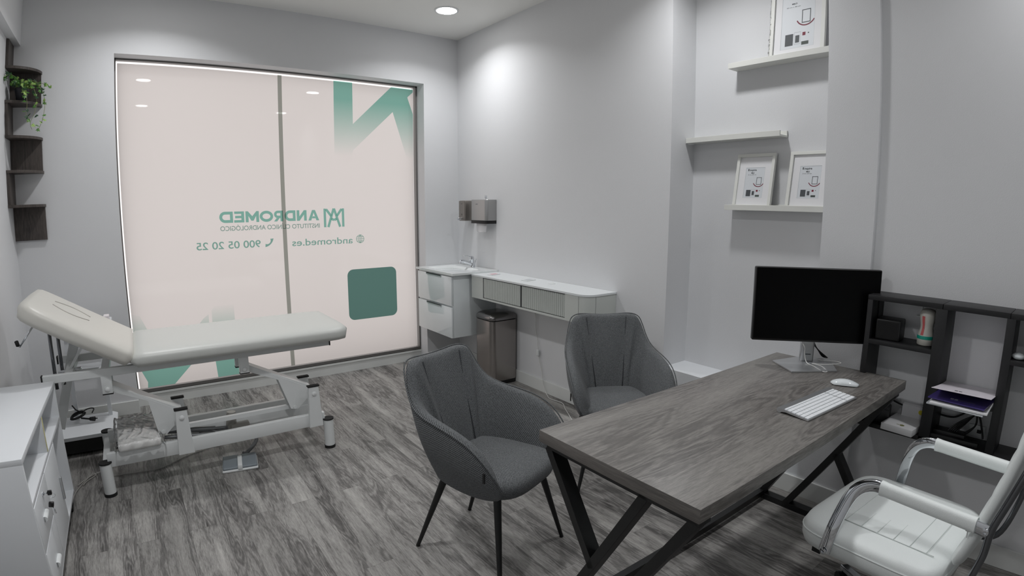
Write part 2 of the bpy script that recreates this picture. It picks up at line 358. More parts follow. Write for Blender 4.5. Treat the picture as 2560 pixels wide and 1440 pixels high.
# window: thin dark channel, glass film with gaps at its edges, printing seen from behind
win = struct(bpy.data.objects.new('window_1', None)); COL.objects.link(win); win.location = (0, YG, 0)
G0, G1, GB, GT = -0.058, 2.353, 0.135, 2.580
fm = mat('dark_channel', (104, 102, 100), 0.5)
b = MB(); e = 0.012
b.box((W0, -0.02, 0.10), (W0 + 0.008, 0.03, WT)); b.box((W1 - 0.014, -0.02, 0.10), (W1, 0.03, WT)); b.box((W0, -0.02, WT - 0.012), (W1, 0.03, WT)); b.box((W0, -0.012, 0.10), (W1, 0.03, GB - 0.008))
b.build('window_frame', fm, win)
b = MB(); b.face([(G0, 0, GB), (G1, 0, GB), (G1, 0, GT - 0.014), (G0, 0, GT - 0.014)]); b.build('frosted_film', film, win)
def flat(name, polys, m, y=-0.002):
    b = MB()
    for p in polys: b.face([(x, y, z) for x, z in p])
    return b.build(name, m, win)
flat('mullion_shadow', [[(1.124, GT - 0.01), (1.157, GT - 0.01), (1.163, GB), (1.130, GB)]], tint_mat('mullion_shadow_tint', (0.40, 0.43, 0.40)), y=-0.0010)  # shadow of a mullion behind the film, painted as a grey tint strip
tealT = tint_mat('teal_print', TEAL)
fade_up = tint_mat('teal_print_fading_down', TEAL, fade=(1.93, 2.42)); fade_dn = tint_mat('teal_print_fading_up', TEAL, fade=(0.73, 0.36))
flat('large_letter_print', [[(1.596, 2.570), (1.765, 2.570), (1.766, 2.211), (1.766, 1.985), (1.747, 1.93), (1.595, 1.93)],
      [(1.766, 2.211), (2.135, 2.570), (2.352, 2.570), (2.352, 2.545), (2.297, 2.495), (2.3, 2.48), (2.147, 2.346), (1.766, 1.985)],
      [(2.3, 2.48), (2.352, 2.34), (2.352, 1.93), (2.285, 1.93), (2.147, 2.346)]], fade_up)
flat('large_letter_print', [[(0.530, GB), (0.697, GB), (0.699, 0.72), (0.552, 0.72), (0.526, 0.69), (0.520, 0.30)],
      [(0.185, GB), (0.526, 0.47), (0.526, 0.69), (0.0, GB), (0.0, GB)][:4],
      [(-0.058, 0.33), (0.0, 0.17), (0.002, GB), (0.185, GB), (0.26, 0.30), (0.045, 0.60), (-0.01, 0.73), (-0.058, 0.73)]][:1]
      + [[(-0.058, 0.34), (0.005, 0.18), (0.0, GB), (0.20, GB), (0.33, 0.265), (0.50, 0.47), (0.50, 0.66), (0.46, 0.63), (0.20, 0.335), (0.125, 0.455), (0.055, 0.56), (-0.0, 0.70), (-0.058, 0.72)]], fade_dn)
def rrect(x0, z0, x1, z1, r, n=6):
    out = []
    for cx, cz, a0 in ((x1 - r, z1 - r, 0), (x0 + r, z1 - r, 90), (x0 + r, z0 + r, 180), (x1 - r, z0 + r, 270)):
        for k in range(n + 1): a = R(a0 + 90 * k / n); out.append((cx + r * math.cos(a), cz + r * math.sin(a)))
    return out
flat('square_print', [rrect(1.676, 0.468, 2.152, 0.930, 0.055)], tint_mat('dark_teal_print', (0.14, 0.285, 0.26)))
def mirM(xr, z, y=-0.0022):   # text starting at xr running to the left (seen from behind), upright on the glass
    return Matrix.Translation((xr, y, z)) @ Matrix(((-1, 0, 0, 0), (0, 0, 1, 0), (0, 1, 0, 0), (0, 0, 0, 1)))
def logo_letters():
    H = 0.0885; w_ = 0.0225; z0 = 1.3765; X0 = 1.441; b = MB()
    def P(u0, pts): b.face([(X0 - (u0 + u), -0.0022, z0 + z) for u, z in pts])
    def ring(u0, wd, a0, a1, n=20, cy=H / 2, ry=H / 2, cu=0.0, ru=None, t=w_):      # elliptic band
        ru = ru or wd / 2
        for k in range(n):
            A, B = R(a0 + (a1 - a0) * k / n), R(a0 + (a1 - a0) * (k + 1) / n)
            P(u0, [(cu + ru * math.cos(A), cy + ry * math.sin(A)), (cu + ru * math.cos(B), cy + ry * math.sin(B)), (cu + (ru - t) * math.cos(B), cy + (ry - t) * math.sin(B)), (cu + (ru - t) * math.cos(A), cy + (ry - t) * math.sin(A))])
    # A
    W = 0.0936; m_ = W / 2; q = 0.0125
    P(0, [(0, 0), (w_ + .002, 0), (m_, H * 0.74), (m_, H), (m_ - q, H)])
    P(0, [(W, 0), (m_ + q, H), (m_, H), (m_, H * 0.74), (W - w_ - .002, 0)])
    P(0, [(0.031, 0.018), (W - 0.031, 0.018), (W - 0.038, 0.035), (0.038, 0.035)])
    # N
    u = 0.1074; W = 0.0839
    P(u, [(0, 0), (w_, 0), (w_, 0.052), (W - w_, 0), (W, 0), (W, H), (W - w_, H), (W - w_, H - 0.052), (w_, H), (0, H)])
    def D(u, W):
        P(u, [(0, 0), (w_, 0), (w_, H), (0, H)])
        c = W - H * 0.5; P(u, [(w_, 0), (c, 0), (c, w_), (w_, w_)]); P(u, [(w_, H - w_), (c, H - w_), (c, H), (w_, H)]); ring(u, 0, -90, 90, 18, cu=c, ru=H / 2)
    D(0.2019, 0.0911); D(0.704, 0.104)
    # R
    u = 0.3053; W = 0.0757; rb = 0.031; cyb = H - rb
    P(u, [(0, 0), (w_, 0), (w_, H), (0, H)]); c = W - rb - 0.002; t = 0.0205
    P(u, [(w_, H - t), (c, H - t), (c, H), (w_, H)]); P(u, [(w_, H - 2 * rb), (c, H - 2 * rb), (c, H - 2 * rb + t), (w_, H - 2 * rb + t)]); ring(u, 0, -90, 90, 16, cy=cyb, ry=rb, cu=c, ru=rb, t=t)
    P(u, [(0.030, H - 2 * rb), (0.055, H - 2 * rb), (W, 0), (W - 0.026, 0)])
    # O
    ring(0.3866, 0.1084, 0, 360, 40, cu=0.0542, ru=0.0542, cy=H / 2, ry=H / 2 + 0.001)
    # M
    u = 0.5006; W = 0.1058
    P(u, [(0, 0), (w_, 0), (w_, 0.050), (W / 2 - 0.009, 0.012), (W / 2 + 0.009, 0.012), (W - w_, 0.050), (W - w_, 0), (W, 0), (W, H), (W - w_ + .003, H), (W / 2, 0.048), (w_ - .003, H), (0, H)])
    # E
    u = 0.617; W = 0.079; e = 0.0195; h2 = H / 2
    P(u, [(0, 0), (W, 0), (W, e), (w_, e), (w_, h2 - e / 2), (W - 0.009, h2 - e / 2), (W - 0.009, h2 + e / 2), (w_, h2 + e / 2), (w_, H - e), (W - 0.003, H - e), (W - 0.003, H), (0, H)])
    b.build('lettering', tealT, win)
logo_letters()
tealG = tint_mat('grey_teal_print', (0.36, 0.52, 0.48))
text_mesh('lettering', 'INSTITUTO CLÍNICO ANDROLÓGICO', tealG, win, 0.052, mirM(1.444, 1.314), bold=0.0008, width=0.808)
text_mesh('lettering', '900 05 20 25', tint_mat('teal_print_b', (0.29, 0.54, 0.48)), win, 0.082, mirM(0.943, 1.172), bold=0.0009, width=0.493)
text_mesh('lettering', 'andromed.es', tint_mat('teal_print_c', (0.29, 0.54, 0.48)), win, 0.082, mirM(1.736, 1.166), bold=0.0006, width=0.535)
# monogram (two crossing letter strokes)
def strokes(name, segs, wd, m, y=-0.0022):
    bb = MB()
    for (a, c) in segs:
        a = Vector((a[0], 0, a[1])); c = Vector((c[0], 0, c[1])); t = (c - a).normalized(); nrm = Vector((t.z, 0, -t.x)) * wd / 2
        bb.face([a + nrm + Vector((0, y, 0)), c + nrm + Vector((0, y, 0)), c - nrm + Vector((0, y, 0)), a - nrm + Vector((0, y, 0))])
    return bb.build(name, m, win)
strokes('monogram', [((1.492, 1.315), (1.492, 1.475)), ((1.655, 1.315), (1.655, 1.475)), ((1.520, 1.315), (1.572, 1.475)), ((1.626, 1.315), (1.574, 1.475)),
      ((1.504, 1.470), (1.548, 1.410)), ((1.643, 1.470), (1.599, 1.410)), ((1.548, 1.388), (1.573, 1.375)), ((1.599, 1.388), (1.574, 1.375))], 0.021, tint_mat('teal_print_d', TEAL))
gl = MB(); cx, cz = 1.808, 1.201
for k in range(24):
    a0, a1 = 2 * PI * k / 24, 2 * PI * (k + 1) / 24
    gl.face([(cx + r * math.cos(a), -0.0022, cz + r * math.sin(a)) for r, a in ((0.038, a0), (0.038, a1), (0.033, a1), (0.033, a0))])
    gl.face([(cx + r * 0.45 * math.cos(a), -0.0022, cz + r * math.sin(a)) for r, a in ((0.037, a0), (0.037, a1), (0.029, a1), (0.029, a0))])
for zz in (-0.018, 0, 0.018):
    hw = math.sqrt(0.036 ** 2 - zz ** 2); gl.face([(cx - hw, -0.0022, cz + zz - 0.0022), (cx + hw, -0.0022, cz + zz - 0.0022), (cx + hw, -0.0022, cz + zz + 0.0022), (cx - hw, -0.0022, cz + zz + 0.0022)])
gl.face([(cx - 0.0022, -0.0022, cz - 0.036), (cx + 0.0022, -0.0022, cz - 0.036), (cx + 0.0022, -0.0022, cz + 0.036), (cx - 0.0022, -0.0022, cz + 0.036)])
gl.build('globe_symbol', tint_mat('teal_print_e', (0.35, 0.56, 0.5)), win)
ph = MB(); rows = []
for k in range(13):
    t = k / 12; a = R(-95 + 100 * t); c = (0.985 + 0.0, 1.232)
    wd = 0.006 + 0.0075 * abs(2 * t - 1) ** 2.0; rr = 0.05
    rows.append([(c[0] + (rr + s_ * wd) * math.cos(a), -0.0022, c[1] + (rr + s_ * wd) * math.sin(a)) for s_ in (-1, 1)])
ph.grid(rows); ph.build('telephone_symbol', tint_mat('teal_print_f', (0.29, 0.54, 0.48)), win)

# ------------------------------------------------------------------ ceiling lights
lamp_glow = glow_mat('lamp_diffuser', (1.0, 0.99, 0.98), 26.0)
def downlight(x, y, label, k=1.0):
    t = thing('ceiling_light', label, 'ceiling light', (x, y, HC), group='round downlights set in the ceiling')
    b = MB(); b.lathe([(0.098, 0.0), (0.098, -0.004), (0.082, -0.006), (0.082, 0.0)], 40); b.build('trim_ring', frame_w, t, auto=40)
    b = MB(); b.lathe([(0.0815, -0.0005), (0.0815, -0.004)], 40); b.build('diffuser', lamp_glow, t)
    ld = bpy.data.lights.new('lamp', 'AREA'); ld.shape = 'DISK'; ld.size = 0.16; ld.energy = LAMP * k; ld.color = (0.985, 0.988, 1.0); ld.spread = R(138)
    lo = bpy.data.objects.new('lamp', ld); COL.objects.link(lo); lo.parent = t; lo.location = (0, 0, -0.008)
downlight(2.245, 3.90, 'round lit downlight near the far right ceiling corner', 0.56)
downlight(2.30, 1.77, 'round downlight out of view above the desk end by the niche', 0.55)
downlight(2.33, -0.12, 'round downlight out of view above the white office chair', 0.45)
downlight(0.20, 3.90, 'round downlight out of view above the treatment couch', 0.65)
downlight(0.20, 1.78, 'round downlight out of view above the open floor', 0.9)
downlight(0.22, -0.12, 'round downlight out of view above the viewer', 0.4)

# ------------------------------------------------------------------ corner shelf and ivy
cs = thing('corner_shelf', 'dark brown zigzag corner shelf hung in the far left corner', 'shelf', (XL, YW, 1.32))
def quarter(z, r, th=0.018):
    b = MB(); pts = [(0.001, -0.001)] + [(r * math.sin(R(a)), -r * math.cos(R(a))) for a in range(0, 91, 9)]
    pts = [(max(x, 0.001), min(y, -0.001)) for x, y in pts]; b.prism(pts, z, z + th); return b.build('shelf_board', dark_wood, cs, bevel=0.001)
rr = 0.212
zs = [0.222, 0.445, 0.668, 0.892, 1.115]
for z in zs: quarter(z, rr)
for k, (z0, z1) in enumerate(((0.0, 0.222), (0.463, 0.668), (0.910, 1.115))):
    box('back_panel', (0.001, -0.019, z0), (0.206, -0.001, z1), dark_wood, cs)
for z0, z1 in ((0.240, 0.445), (0.686, 0.892), (1.133, 1.306)):
    box('back_panel', (0.001, -0.206, z0), (0.019, -0.001, z1), dark_wood, cs)
SZ = 1.32 + 0.892 + 0.018
ivy = thing('potted_ivy', 'trailing green ivy in a dark pot on the corner shelf', 'plant', (-0.665, 4.445, SZ))
b = MB(); b.lathe([(0.032, 0), (0.036, 0.004), (0.047, 0.075), (0.050, 0.08), (0.050, 0.088), (0.043, 0.088), (0.040, 0.07)], 24); b.build('pot', pot_m, ivy, auto=40)
def leafm(b, p, d, n, s):
    d = d.normalized(); n = (n - d * n.dot(d)).normalized(); u = d.cross(n)
    out = [(0, 0), (0.32, 0.12), (0.62, -0.06), (0.42, 0.34), (0.5, 0.62), (0.22, 0.62), (0, 1.05), (-0.22, 0.62), (-0.5, 0.62), (-0.42, 0.34), (-0.62, -0.06), (-0.32, 0.12)]
    c = b.bm.verts.new(p + d * 0.35 * s + n * 0.06 * s); vs = [b.bm.verts.new(p + (u * x + d * y) * s - n * abs(x) * 0.12 * s) for x, y in out]
    for i in range(12): b.bm.faces.new((c, vs[i], vs[(i + 1) % 12]))
stems = [
 [(0, 0, .08), (-.02, -.06, .14), (-.06, -.11, .16), (-.085, -.13, .125)],
 [(0, 0, .08), (.05, -.05, .13), (.12, -.06, .115), (.17, -.075, .10), (.19, -.08, .085)],
 [(.01, 0, .08), (.06, -.08, .11), (.10, -.13, .05), (.115, -.15, -.03), (.10, -.16, -.10), (.075, -.16, -.16), (.085, -.16, -.20)],
 [(.01, 0, .08), (.09, -.07, .12), (.14, -.11, .06), (.16, -.12, -.0), (.16, -.125, -.06), (.145, -.13, -.14), (.12, -.14, -.20)],
 [(0, 0, .08), (.03, -.09, .10), (.05, -.145, .03), (.055, -.155, -.05), (.05, -.16, -.10), (.075, -.165, -.14)],
 [(0, 0, .08), (-.01, -.07, .12), (.02, -.10, .09), (.05, -.12, .05)],
 [(0, 0, .08), (.05, .01, .13), (.10, -.02, .12), (.125, -.05, .07)],
 [(0, 0, .08), (-.03, .02, .12), (-.05, -.03, .125), (-.03, -.08, .10)]]
sb = MB(); L1, L2, L3 = MB(), MB(), MB(); rnd = random.Random(3)
for k, st in enumerate(stems):
    pp = spline(st, 6); sb.tube(pp, 0.0014, 6)
    for i in range(3, len(pp), 1 if k in (0, 5, 6, 7) else 2):
        if i > len(pp) * 0.45 and k in (2, 3, 4) and rnd.random() < 0.35: continue
        d = Vector((rnd.uniform(-1, 1), rnd.uniform(-1, 0.2), rnd.uniform(-0.9, 0.3))); n = Vector((rnd.uniform(-.3, .6), -1, rnd.uniform(0, .9)))
        leafm(rnd.choice((L1, L1, L2, L3)), pp[i] + Vector((rnd.uniform(-.012, .012), rnd.uniform(-.012, 0), rnd.uniform(-.01, .01))), d, n, rnd.uniform(0.021, 0.032))
for i in range(46):
    a = rnd.uniform(0, 2 * PI); r = rnd.uniform(0.01, 0.075); p = Vector((r * math.cos(a) + .03, r * math.sin(a) - .03, rnd.uniform(.085, .135)))
    leafm(rnd.choice((L1, L1, L2, L3)), p, Vector((rnd.uniform(-1, 1), rnd.uniform(-1, .3), rnd.uniform(-.5, .3))), Vector((0.3, -1, .8)), rnd.uniform(0.020, 0.031))
sb.build('stems', stem_m, ivy); L1.build('leaves', leaf_m, ivy); L2.build('leaves', leaf_d, ivy); L3.build('leaves', leaf_y, ivy)

# ------------------------------------------------------------------ treatment couch
bed = thing('treatment_couch', 'white steel treatment couch with pale padded top and raised headrest', 'treatment couch', (0, 0, 0))
def pad(name, L_, Wd, Th, M, m, round_end, slit=False):
    # padded slab: local x length 0..L_, y +-Wd/2, z 0..Th
    b = MB(); nx, ny = 28, 16; prof = []
    def half(y_end, x):      # half width at x with rounded corners at the free end
        r = 0.13; 
        if x > L_ - r: q = (x - (L_ - r)) / r; return Wd / 2 - r * 0.75 * (1 - math.sqrt(max(0, 1 - q * q)))
        return Wd / 2
    rows = []
    k = 14
    for i in range(nx + 1):
        x = L_ * i / nx; hw = half(0, x); ex = 1.0
        # taper of the section towards both ends so that the ends are rounded
        ed = min(x / 0.02, (L_ - x) / 0.045, 1.0); f = math.sqrt(max(0.0, 1 - (1 - ed) ** 2))
        ring = []
        for j in range(4 * k):
            a = 2 * PI * j / (4 * k); ca, sa = math.cos(a), math.sin(a)
            py = math.copysign(abs(ca) ** 0.24, ca); pz = math.copysign(abs(sa) ** 0.75, sa)
            ring.append(M @ Vector((x, (hw - 0.03 * (1 - f)) * py, Th / 2 + (Th / 2) * (0.25 + 0.75 * f) * pz)))
        rows.append(ring)
    V = b.grid(rows, closed_u=True); b.bm.faces.new(list(reversed(V[0]))); b.bm.faces.new(V[-1])
    return b.build(name, m, bed, smooth=True)
pad('leg_section', 1.235, 0.67, 0.098, Matrix.Translation((-0.078, 3.52, 0.676)), vinyl2, True)
an = R(31.5)
MH = Matrix.Translation((-0.095, 3.52, 0.700)) @ Matrix(((-math.cos(an), 0, -math.sin(an) * -1 * -1, 0), (0, 1, 0, 0), (math.sin(an), 0, math.cos(an), 0), (0, 0, 0, 1)))
MH = Matrix.Translation((-0.085, 3.52, 0.684)) @ Matrix.Rotation(an, 4, 'Y') @ Matrix.Scale(-1, 4, (1, 0, 0))
pad('head_section', 0.61, 0.67, 0.108, MH, vinyl, True)
# face-hole cut lines in the headrest: two curved seams
for sgn in (-1, 1):
    b = MB(); pts = []
    for k in range(13):
        t = k / 12; y = sgn * (0.055 + 0.045 * math.sin(PI * t)); x = 0.27 + 0.20 * t
        pts.append(MH @ Vector((x, y, 0.1085)))
    b.tube(pts, 0.003, 8); b.build('face_hole_seam', mat('seam_shadow', (176, 172, 166), 0.5), bed, smooth=True)
b = MB(); b.tube([(-0.02, 3.205, 0.75), (0.6, 3.203, 0.75), (1.05, 3.215, 0.75)], 0.0015, 6); b.bm.free()
st = MB()
st.box((-0.505, 3.275, 0.645), (1.025, 3.305, 0.688)); st.build('top_rail', frame_w, bed, bevel=0.003)
st = MB(); st.box((-0.47, 3.70, 0.645), (1.025, 3.73, 0.688)); st.build('top_rail', frame_w, bed, bevel=0.003)
for x in (-0.40, 0.0, 0.95): box('cross_bar', (x, 3.305, 0.650), (x + 0.04, 3.70, 0.684), frame_w, bed)
for x0, y0 in ((-0.512, 3.274), (-0.477, 3.699), (1.025, 3.274)): box('end_cap', (x0, y0, 0.644), (x0 + 0.007, y0 + 0.032, 0.689), rubber, bed)
# drop brackets
for x in (-0.20, 0.515):
    for y in (3.275, 3.43):
        box('drop_bracket', (x - 0.026, y, 0.552), (x + 0.026, y + 0.03, 0.650), frame_w, bed, 0.002)
        box('end_cap', (x - 0.027, y - 0.001, 0.547), (x + 0.027, y + 0.031, 0.553), rubber, bed)
    b = MB(); b.lathe([(0.013, 0), (0.012, 0.004), (0.006, 0.008)], 16, (x, 3.275, 0.575), Matrix.Rotation(PI / 2, 3, 'X')); b.build('bolt', frame_w, bed, auto=40)
    box('cross_bar', (x - 0.02, 3.305, 0.655), (x + 0.02, 3.70, 0.684), frame_w, bed)
# base
for y in (3.235, 3.60):
    box('base_rail', (-0.255, y, 0.158), (0.955, y + 0.035, 0.235), frame_w, bed, 0.003)
box('base_rail', (0.14, 3.42, 0.158), (0.93, 3.455, 0.235), frame_w, bed, 0.003)
for x in (-0.268, 0.975):
    box('cross_tube', (x - 0.018, 3.25, 0.120), (x + 0.018, 3.72, 0.165), frame_w, bed, 0.003)
    for y in (3.235, 3.735):
        b = MB(); b.tube([(x, y, 0.012), (x, y, 0.188)], 0.031, 28); b.build('leg', frame_w, bed, auto=40)
        for z0, z1 in ((0.0, 0.018), (0.186, 0.194)):
            b = MB(); b.tube([(x, y, z0), (x, y, z1)], 0.0335, 28); b.build('leg_cap', rubber, bed, auto=40)
for x in (0.148, 0.893):
    for y in (3.215, 3.435):
        b = MB(); b.prism([(x - 0.040, 0.158), (x + 0.045, 0.158), (x + 0.030, 0.415), (x - 0.030, 0.415)], y, y + 0.03, 'xz'); b.build('post', frame_w, bed, bevel=0.003)
        box('end_cap', (x - 0.036, y - 0.003, 0.415), (x + 0.036, y + 0.033, 0.424), rubber, bed, 0.002)
        b = MB(); b.lathe([(0.014, 0), (0.013, 0.004), (0.006, 0.008)], 16, (x, y, 0.372), Matrix.Rotation(PI / 2, 3, 'X')); b.build('bolt', frame_w, bed, auto=40)
for x0, x1 in ((-0.19, 0.148), (0.525, 0.893)):
    b = MB(); b.prism([(x0, 0.600), (x0 - 0.01, 0.560), (x0 + 0.18, 0.470), (x1 - 0.125, 0.275), (x1 - 0.085, 0.262), (x1 + 0.01, 0.352), (x1 + 0.015, 0.385), (x1 - 0.01, 0.392)], 3.300, 3.306, 'xz')
    b.prism([(x0, 0.600), (x0 - 0.01, 0.560), (x0 + 0.18, 0.470), (x1 - 0.125, 0.275), (x1 - 0.085, 0.262), (x1 + 0.01, 0.352), (x1 + 0.015, 0.385), (x1 - 0.01, 0.392)], 3.392, 3.398, 'xz')
    b.bar((x0 - 0.005, 3.35, 0.590), (x1 + 0.005, 3.35, 0.388), 0.098, 0.018, side=(0, 1, 0))
    b.tube([(x1, 3.22, 0.372), (x1, 3.46, 0.372)], 0.010, 12); b.tube([(x1 - 0.10, 3.29, 0.282), (x1 - 0.10, 3.41, 0.282)], 0.011, 12); b.tube([(x0, 3.28, 0.575), (x0, 3.45, 0.575)], 0.009, 12)
    b.build('lift_link', frame_w, bed, bevel=0.001)
# link bar and lift motor
b = MB(); b.bar((0.05, 3.35, 0.275), (0.79, 3.35, 0.275), 0.025, 0.025); b.build('link_bar', frame_w, bed)
b = MB(); b.tube([(0.06, 3.36, 0.262), (0.33, 3.40, 0.205)], 0.017, 14); b.tube([(0.33, 3.40, 0.205), (0.44, 3.41, 0.19)], 0.011, 12); b.tube([(0.05, 3.33, 0.235), (0.36, 3.37, 0.18)], 0.011, 12); b.build('actuator', mat('actuator_grey', (138, 140, 142), 0.35, 0.5), bed, auto=40)
mt = MB(); mt.tube([(0.425, 3.42, 0.165), (0.435, 3.42, 0.285)], 0.0, 20, rs=[0.034, 0.026]); mt.box((0.42, 3.38, 0.155), (0.53, 3.44, 0.215), 0.008)
mt.build('lift_motor', mat('translucent_grey_cover', (158, 156, 150), 0.3), bed, auto=40)
b = MB(); b.tube(spline([(0.40, 3.40, 0.20), (0.35, 3.37, 0.19), (0.30, 3.38, 0.21), (0.24, 3.40, 0.20)], 8), 0.005, 8); b.tube(spline([(0.50, 3.40, 0.2), (0.56, 3.38, 0.10), (0.50, 3.37, 0.03), (0.47, 3.36, 0.028)], 8), 0.012, 10); b.build('power_hose', mat('grey_hose', (112, 113, 114), 0.5), bed, smooth=True)
# headrest support
b = MB(); b.bar((-0.345, 3.60, 0.83), (-0.50, 3.60, 0.30), 0.05, 0.05); b.build('support_arm', frame_w, bed)
b = MB(); b.bar((-0.28, 3.42, 0.83), (-0.43, 3.42, 0.60), 0.05, 0.012); b.prism([(-0.24, 0.645), (-0.40, 0.645), (-0.335, 0.585), (-0.30, 0.585)], 3.50, 3.506, 'xz'); b.build('support_arm', frame_w, bed)
for x, y in ((-0.462, 3.44), (-0.432, 3.52)):
    b = MB(); b.tube([(x, y, 0.90), (x, y, 0.57)], 0.0095, 14); b.build('gas_strut', mat('dark_chrome', (120, 122, 126), 0.22, 1.0), bed, smooth=True)
b = MB(); b.tube([(-0.45, 3.50, 0.645), (-0.33, 3.46, 0.665)], 0.008, 10); b.build('strut_pin', chrome, bed, smooth=True)
b = MB(); b.tube([(-0.515, 3.30, 0.945), (-0.590, 3.30, 0.850)], 0.005, 10); b.tube([(-0.590, 3.30, 0.850), (-0.597, 3.28, 0.862)], 0.006, 10); b.build('release_lever', chrome, bed, smooth=True)
b = MB(); b.tube([(-0.596, 3.283, 0.858), (-0.600, 3.275, 0.882)], 0.010, 12); b.build('lever_grip', rubber, bed, smooth=True)
# wrapped paper pack lying on the couch base
pk = thing('plastic_wrapped_pack', 'crinkled clear plastic bag holding a white folded pad on couch base', 'wrapped package', (-0.085, 3.42, 0.2362), R(1))
b = MB(); rows = []; rnd = random.Random(11)
def lump(i, j, n, m_): return 0.0
b.box((-0.11, -0.205, 0.0), (0.11, 0.215, 0.048), 0.016, 3); b.build('folded_pad', mat('pale_paper_pad', (248, 248, 246), 0.6, vary=0.02, vscale=15), pk, auto=50)
b = MB(); nx, ny = 44, 60
def hgt(u, v):
    e = min(min(u, 1 - u) / 0.07, min(v, 1 - v) / 0.07, 1.0); e = max(e, 0)
    w_ = math.sin(v * 37 + math.sin(u * 9) * 2.2) * 0.0022 + math.sin((u + v) * 31 + math.sin(v * 14) * 3) * 0.0022 + math.sin((u * 1.7 - v) * 43) * 0.0014
    return 0.004 + 0.050 * (1 - (1 - e) ** 3) + w_ * (0.6 + 0.9 * (1 - e)) + rnd.uniform(-1, 1) * 0.0006 + abs(math.sin(u * 15 + v * 6 + 2 * math.sin(v * 9))) ** 6 * 0.006
rows = []
for i in range(nx + 1):
    u = i / nx; rows.append([(-0.128 + 0.256 * u + 0.006 * math.sin(v_ * 25 / ny), -0.235 + 0.48 * v_ / ny + 0.005 * math.sin(u * 23), hgt(u, v_ / ny)) for v_ in range(ny + 1)])
b.grid(rows); b.build('plastic_bag', bagm, pk, smooth=True)
# foot pedal
pd = thing('foot_pedal', 'grey two-part foot pedal with white strap on the floor under couch', 'foot pedal', (0.432, 3.262, 0.0), R(-9))
b = MB(); b.box((-0.10, -0.085, 0.0), (0.10, 0.085, 0.016), 0.007, 3); b.build('base_plate', frame_w, pd, auto=40)
for x in (-0.050, 0.050):
    b = MB(); b.box((x - 0.047, -0.08, 0.016), (x + 0.047, 0.082, 0.034), 0.008, 3, rot=Matrix.Rotation(R(3), 3, 'X')); b.build('pedal_plate', pedal_m, pd, auto=40)
b = MB(); b.box((-0.013, -0.088, 0.012), (0.013, 0.055, 0.042), 0.004, 2); b.build('strap', frame_w, pd, auto=40)
b = MB(); b.tube(spline([(-0.46, 3.20, 0.03), (-0.452, 3.36, 0.006), (-0.40, 3.50, 0.006), (-0.37, 3.555, 0.008), (-0.355, 3.53, 0.006), (-0.40, 3.47, 0.006), (-0.42, 3.42, 0.006)], 8), 0.003, 8)
b.tube(spline([(-0.45, 3.43, 0.006), (-0.39, 3.52, 0.006), (-0.33, 3.555, 0.010), (-0.32, 3.53, 0.006), (-0.30, 3.49, 0.005), (-0.20, 3.465, 0.005), (-0.10, 3.455, 0.005), (-0.02, 3.45, 0.005), (0.05, 3.475, 0.005), (0.14, 3.54, 0.005), (0.25, 3.59, 0.005), (0.36, 3.63, 0.005), (0.43, 3.66, 0.006), (0.46, 3.60, 0.08), (0.45, 3.48, 0.15)], 8), 0.003, 8)
tag(b.build('mains_cable', mat('pale_grey_cable', (170, 168, 164), 0.5), None, smooth=True), 'thin pale cable trailing over the floor under the couch', 'cable')
b = MB(); b.box((-0.006, -0.01, 0.0), (0.006, 0.01, 0.0), 0.0); b.bm.free()

# white trolley behind the couch
tr = thing('trolley', 'low white trolley with stacked shelves behind the couch against wall', 'trolley', (-0.38, 4.165, 0))
for z, x0, x1, y0, y1 in ((0.110, -0.245, 0.165, -0.29, 0.12), (0.455, -0.10, 0.14, -0.10, 0.15), (0.745, -0.08, 0.20, -0.06, 0.22)):
    b = MB()
    if z < 0.2: b.prism([(x0, y0), (x1 - 0.02, y0), (x1, y0 + 0.03), (x1, y1 - 0.04), (x1 - 0.03, y1), (x0, y1)], z, z + 0.022)
    else: b.box((x0, y0, z), (x1, y1, z + 0.03), 0.006)
    b.build('shelf', white_lam, tr, auto=40)
b = MB()
for x, y in ((-0.09, 0.05), (0.12, 0.05)): b.bar((x, y, 0.13), (x, y, 0.76), 0.025, 0.025)
b.build('upright', white_lam, tr)
b = MB(); b.box((-0.24, -0.27, 0.02), (0.14, 0.10, 0.108)); b.build('base_box', black_pl, tr)
for x, y in ((-0.2, -0.25), (0.14, -0.25), (0.14, 0.08), (-0.2, 0.08)):
    b = MB(); b.tube([(x - 0.01, y, 0.022), (x + 0.01, y, 0.022)], 0.022, 16); b.build('wheel', rubber, tr, auto=40)
b = MB(); b.box((-0.02, 0.0, 0.776), (0.13, 0.16, 0.800), 0.004); b.box((0.155, 0.02, 0.776), (0.19, 0.10, 0.815), 0.004)
tag(b.build('paper_stack', mat('faint_pink_paper', (232, 226, 228), 0.6), None), 'small pale boxes on the top of the white trolley', 'boxes').location = (-0.38, 4.165, 0)
b = MB(); c0 = Vector((-0.46, 4.155, 0.145))
pts = []
for k in range(46):
    t = k / 45; a = 2 * PI * t * 2.6; pts.append(c0 + Vector((0.045 * math.cos(a) * (1 + .1 * math.sin(5 * t)), 0.03 * math.sin(a), 0.012 + 0.02 * t + 0.028 * (0.5 + 0.5 * math.sin(a + 1)))))
pts += spline([pts[-1], c0 + Vector((0.06, 0.03, 0.06)), c0 + Vector((0.10, 0.04, 0.055)), c0 + Vector((0.09, 0.0, 0.04))], 5)[1:]
pts = [c0 + Vector((-0.03, 0.03, 0.10)), c0 + Vector((-0.01, 0.02, 0.07))] + pts
b.tube(pts, 0.0042, 8)
b.tube([c0 + Vector((0.02, -0.02, 0.02)), c0 + Vector((0.08, -0.045, 0.012))], 0.006, 8)
b.tube([c0 + Vector((0.075, -0.042, 0.013)), c0 + Vector((0.105, -0.055, 0.013))], 0.0, 10, rs=[0.012, 0.016]); b.tube([c0 + Vector((0.105, -0.055, 0.016)), c0 + Vector((0.122, -0.062, 0.016))], 0.004, 8)
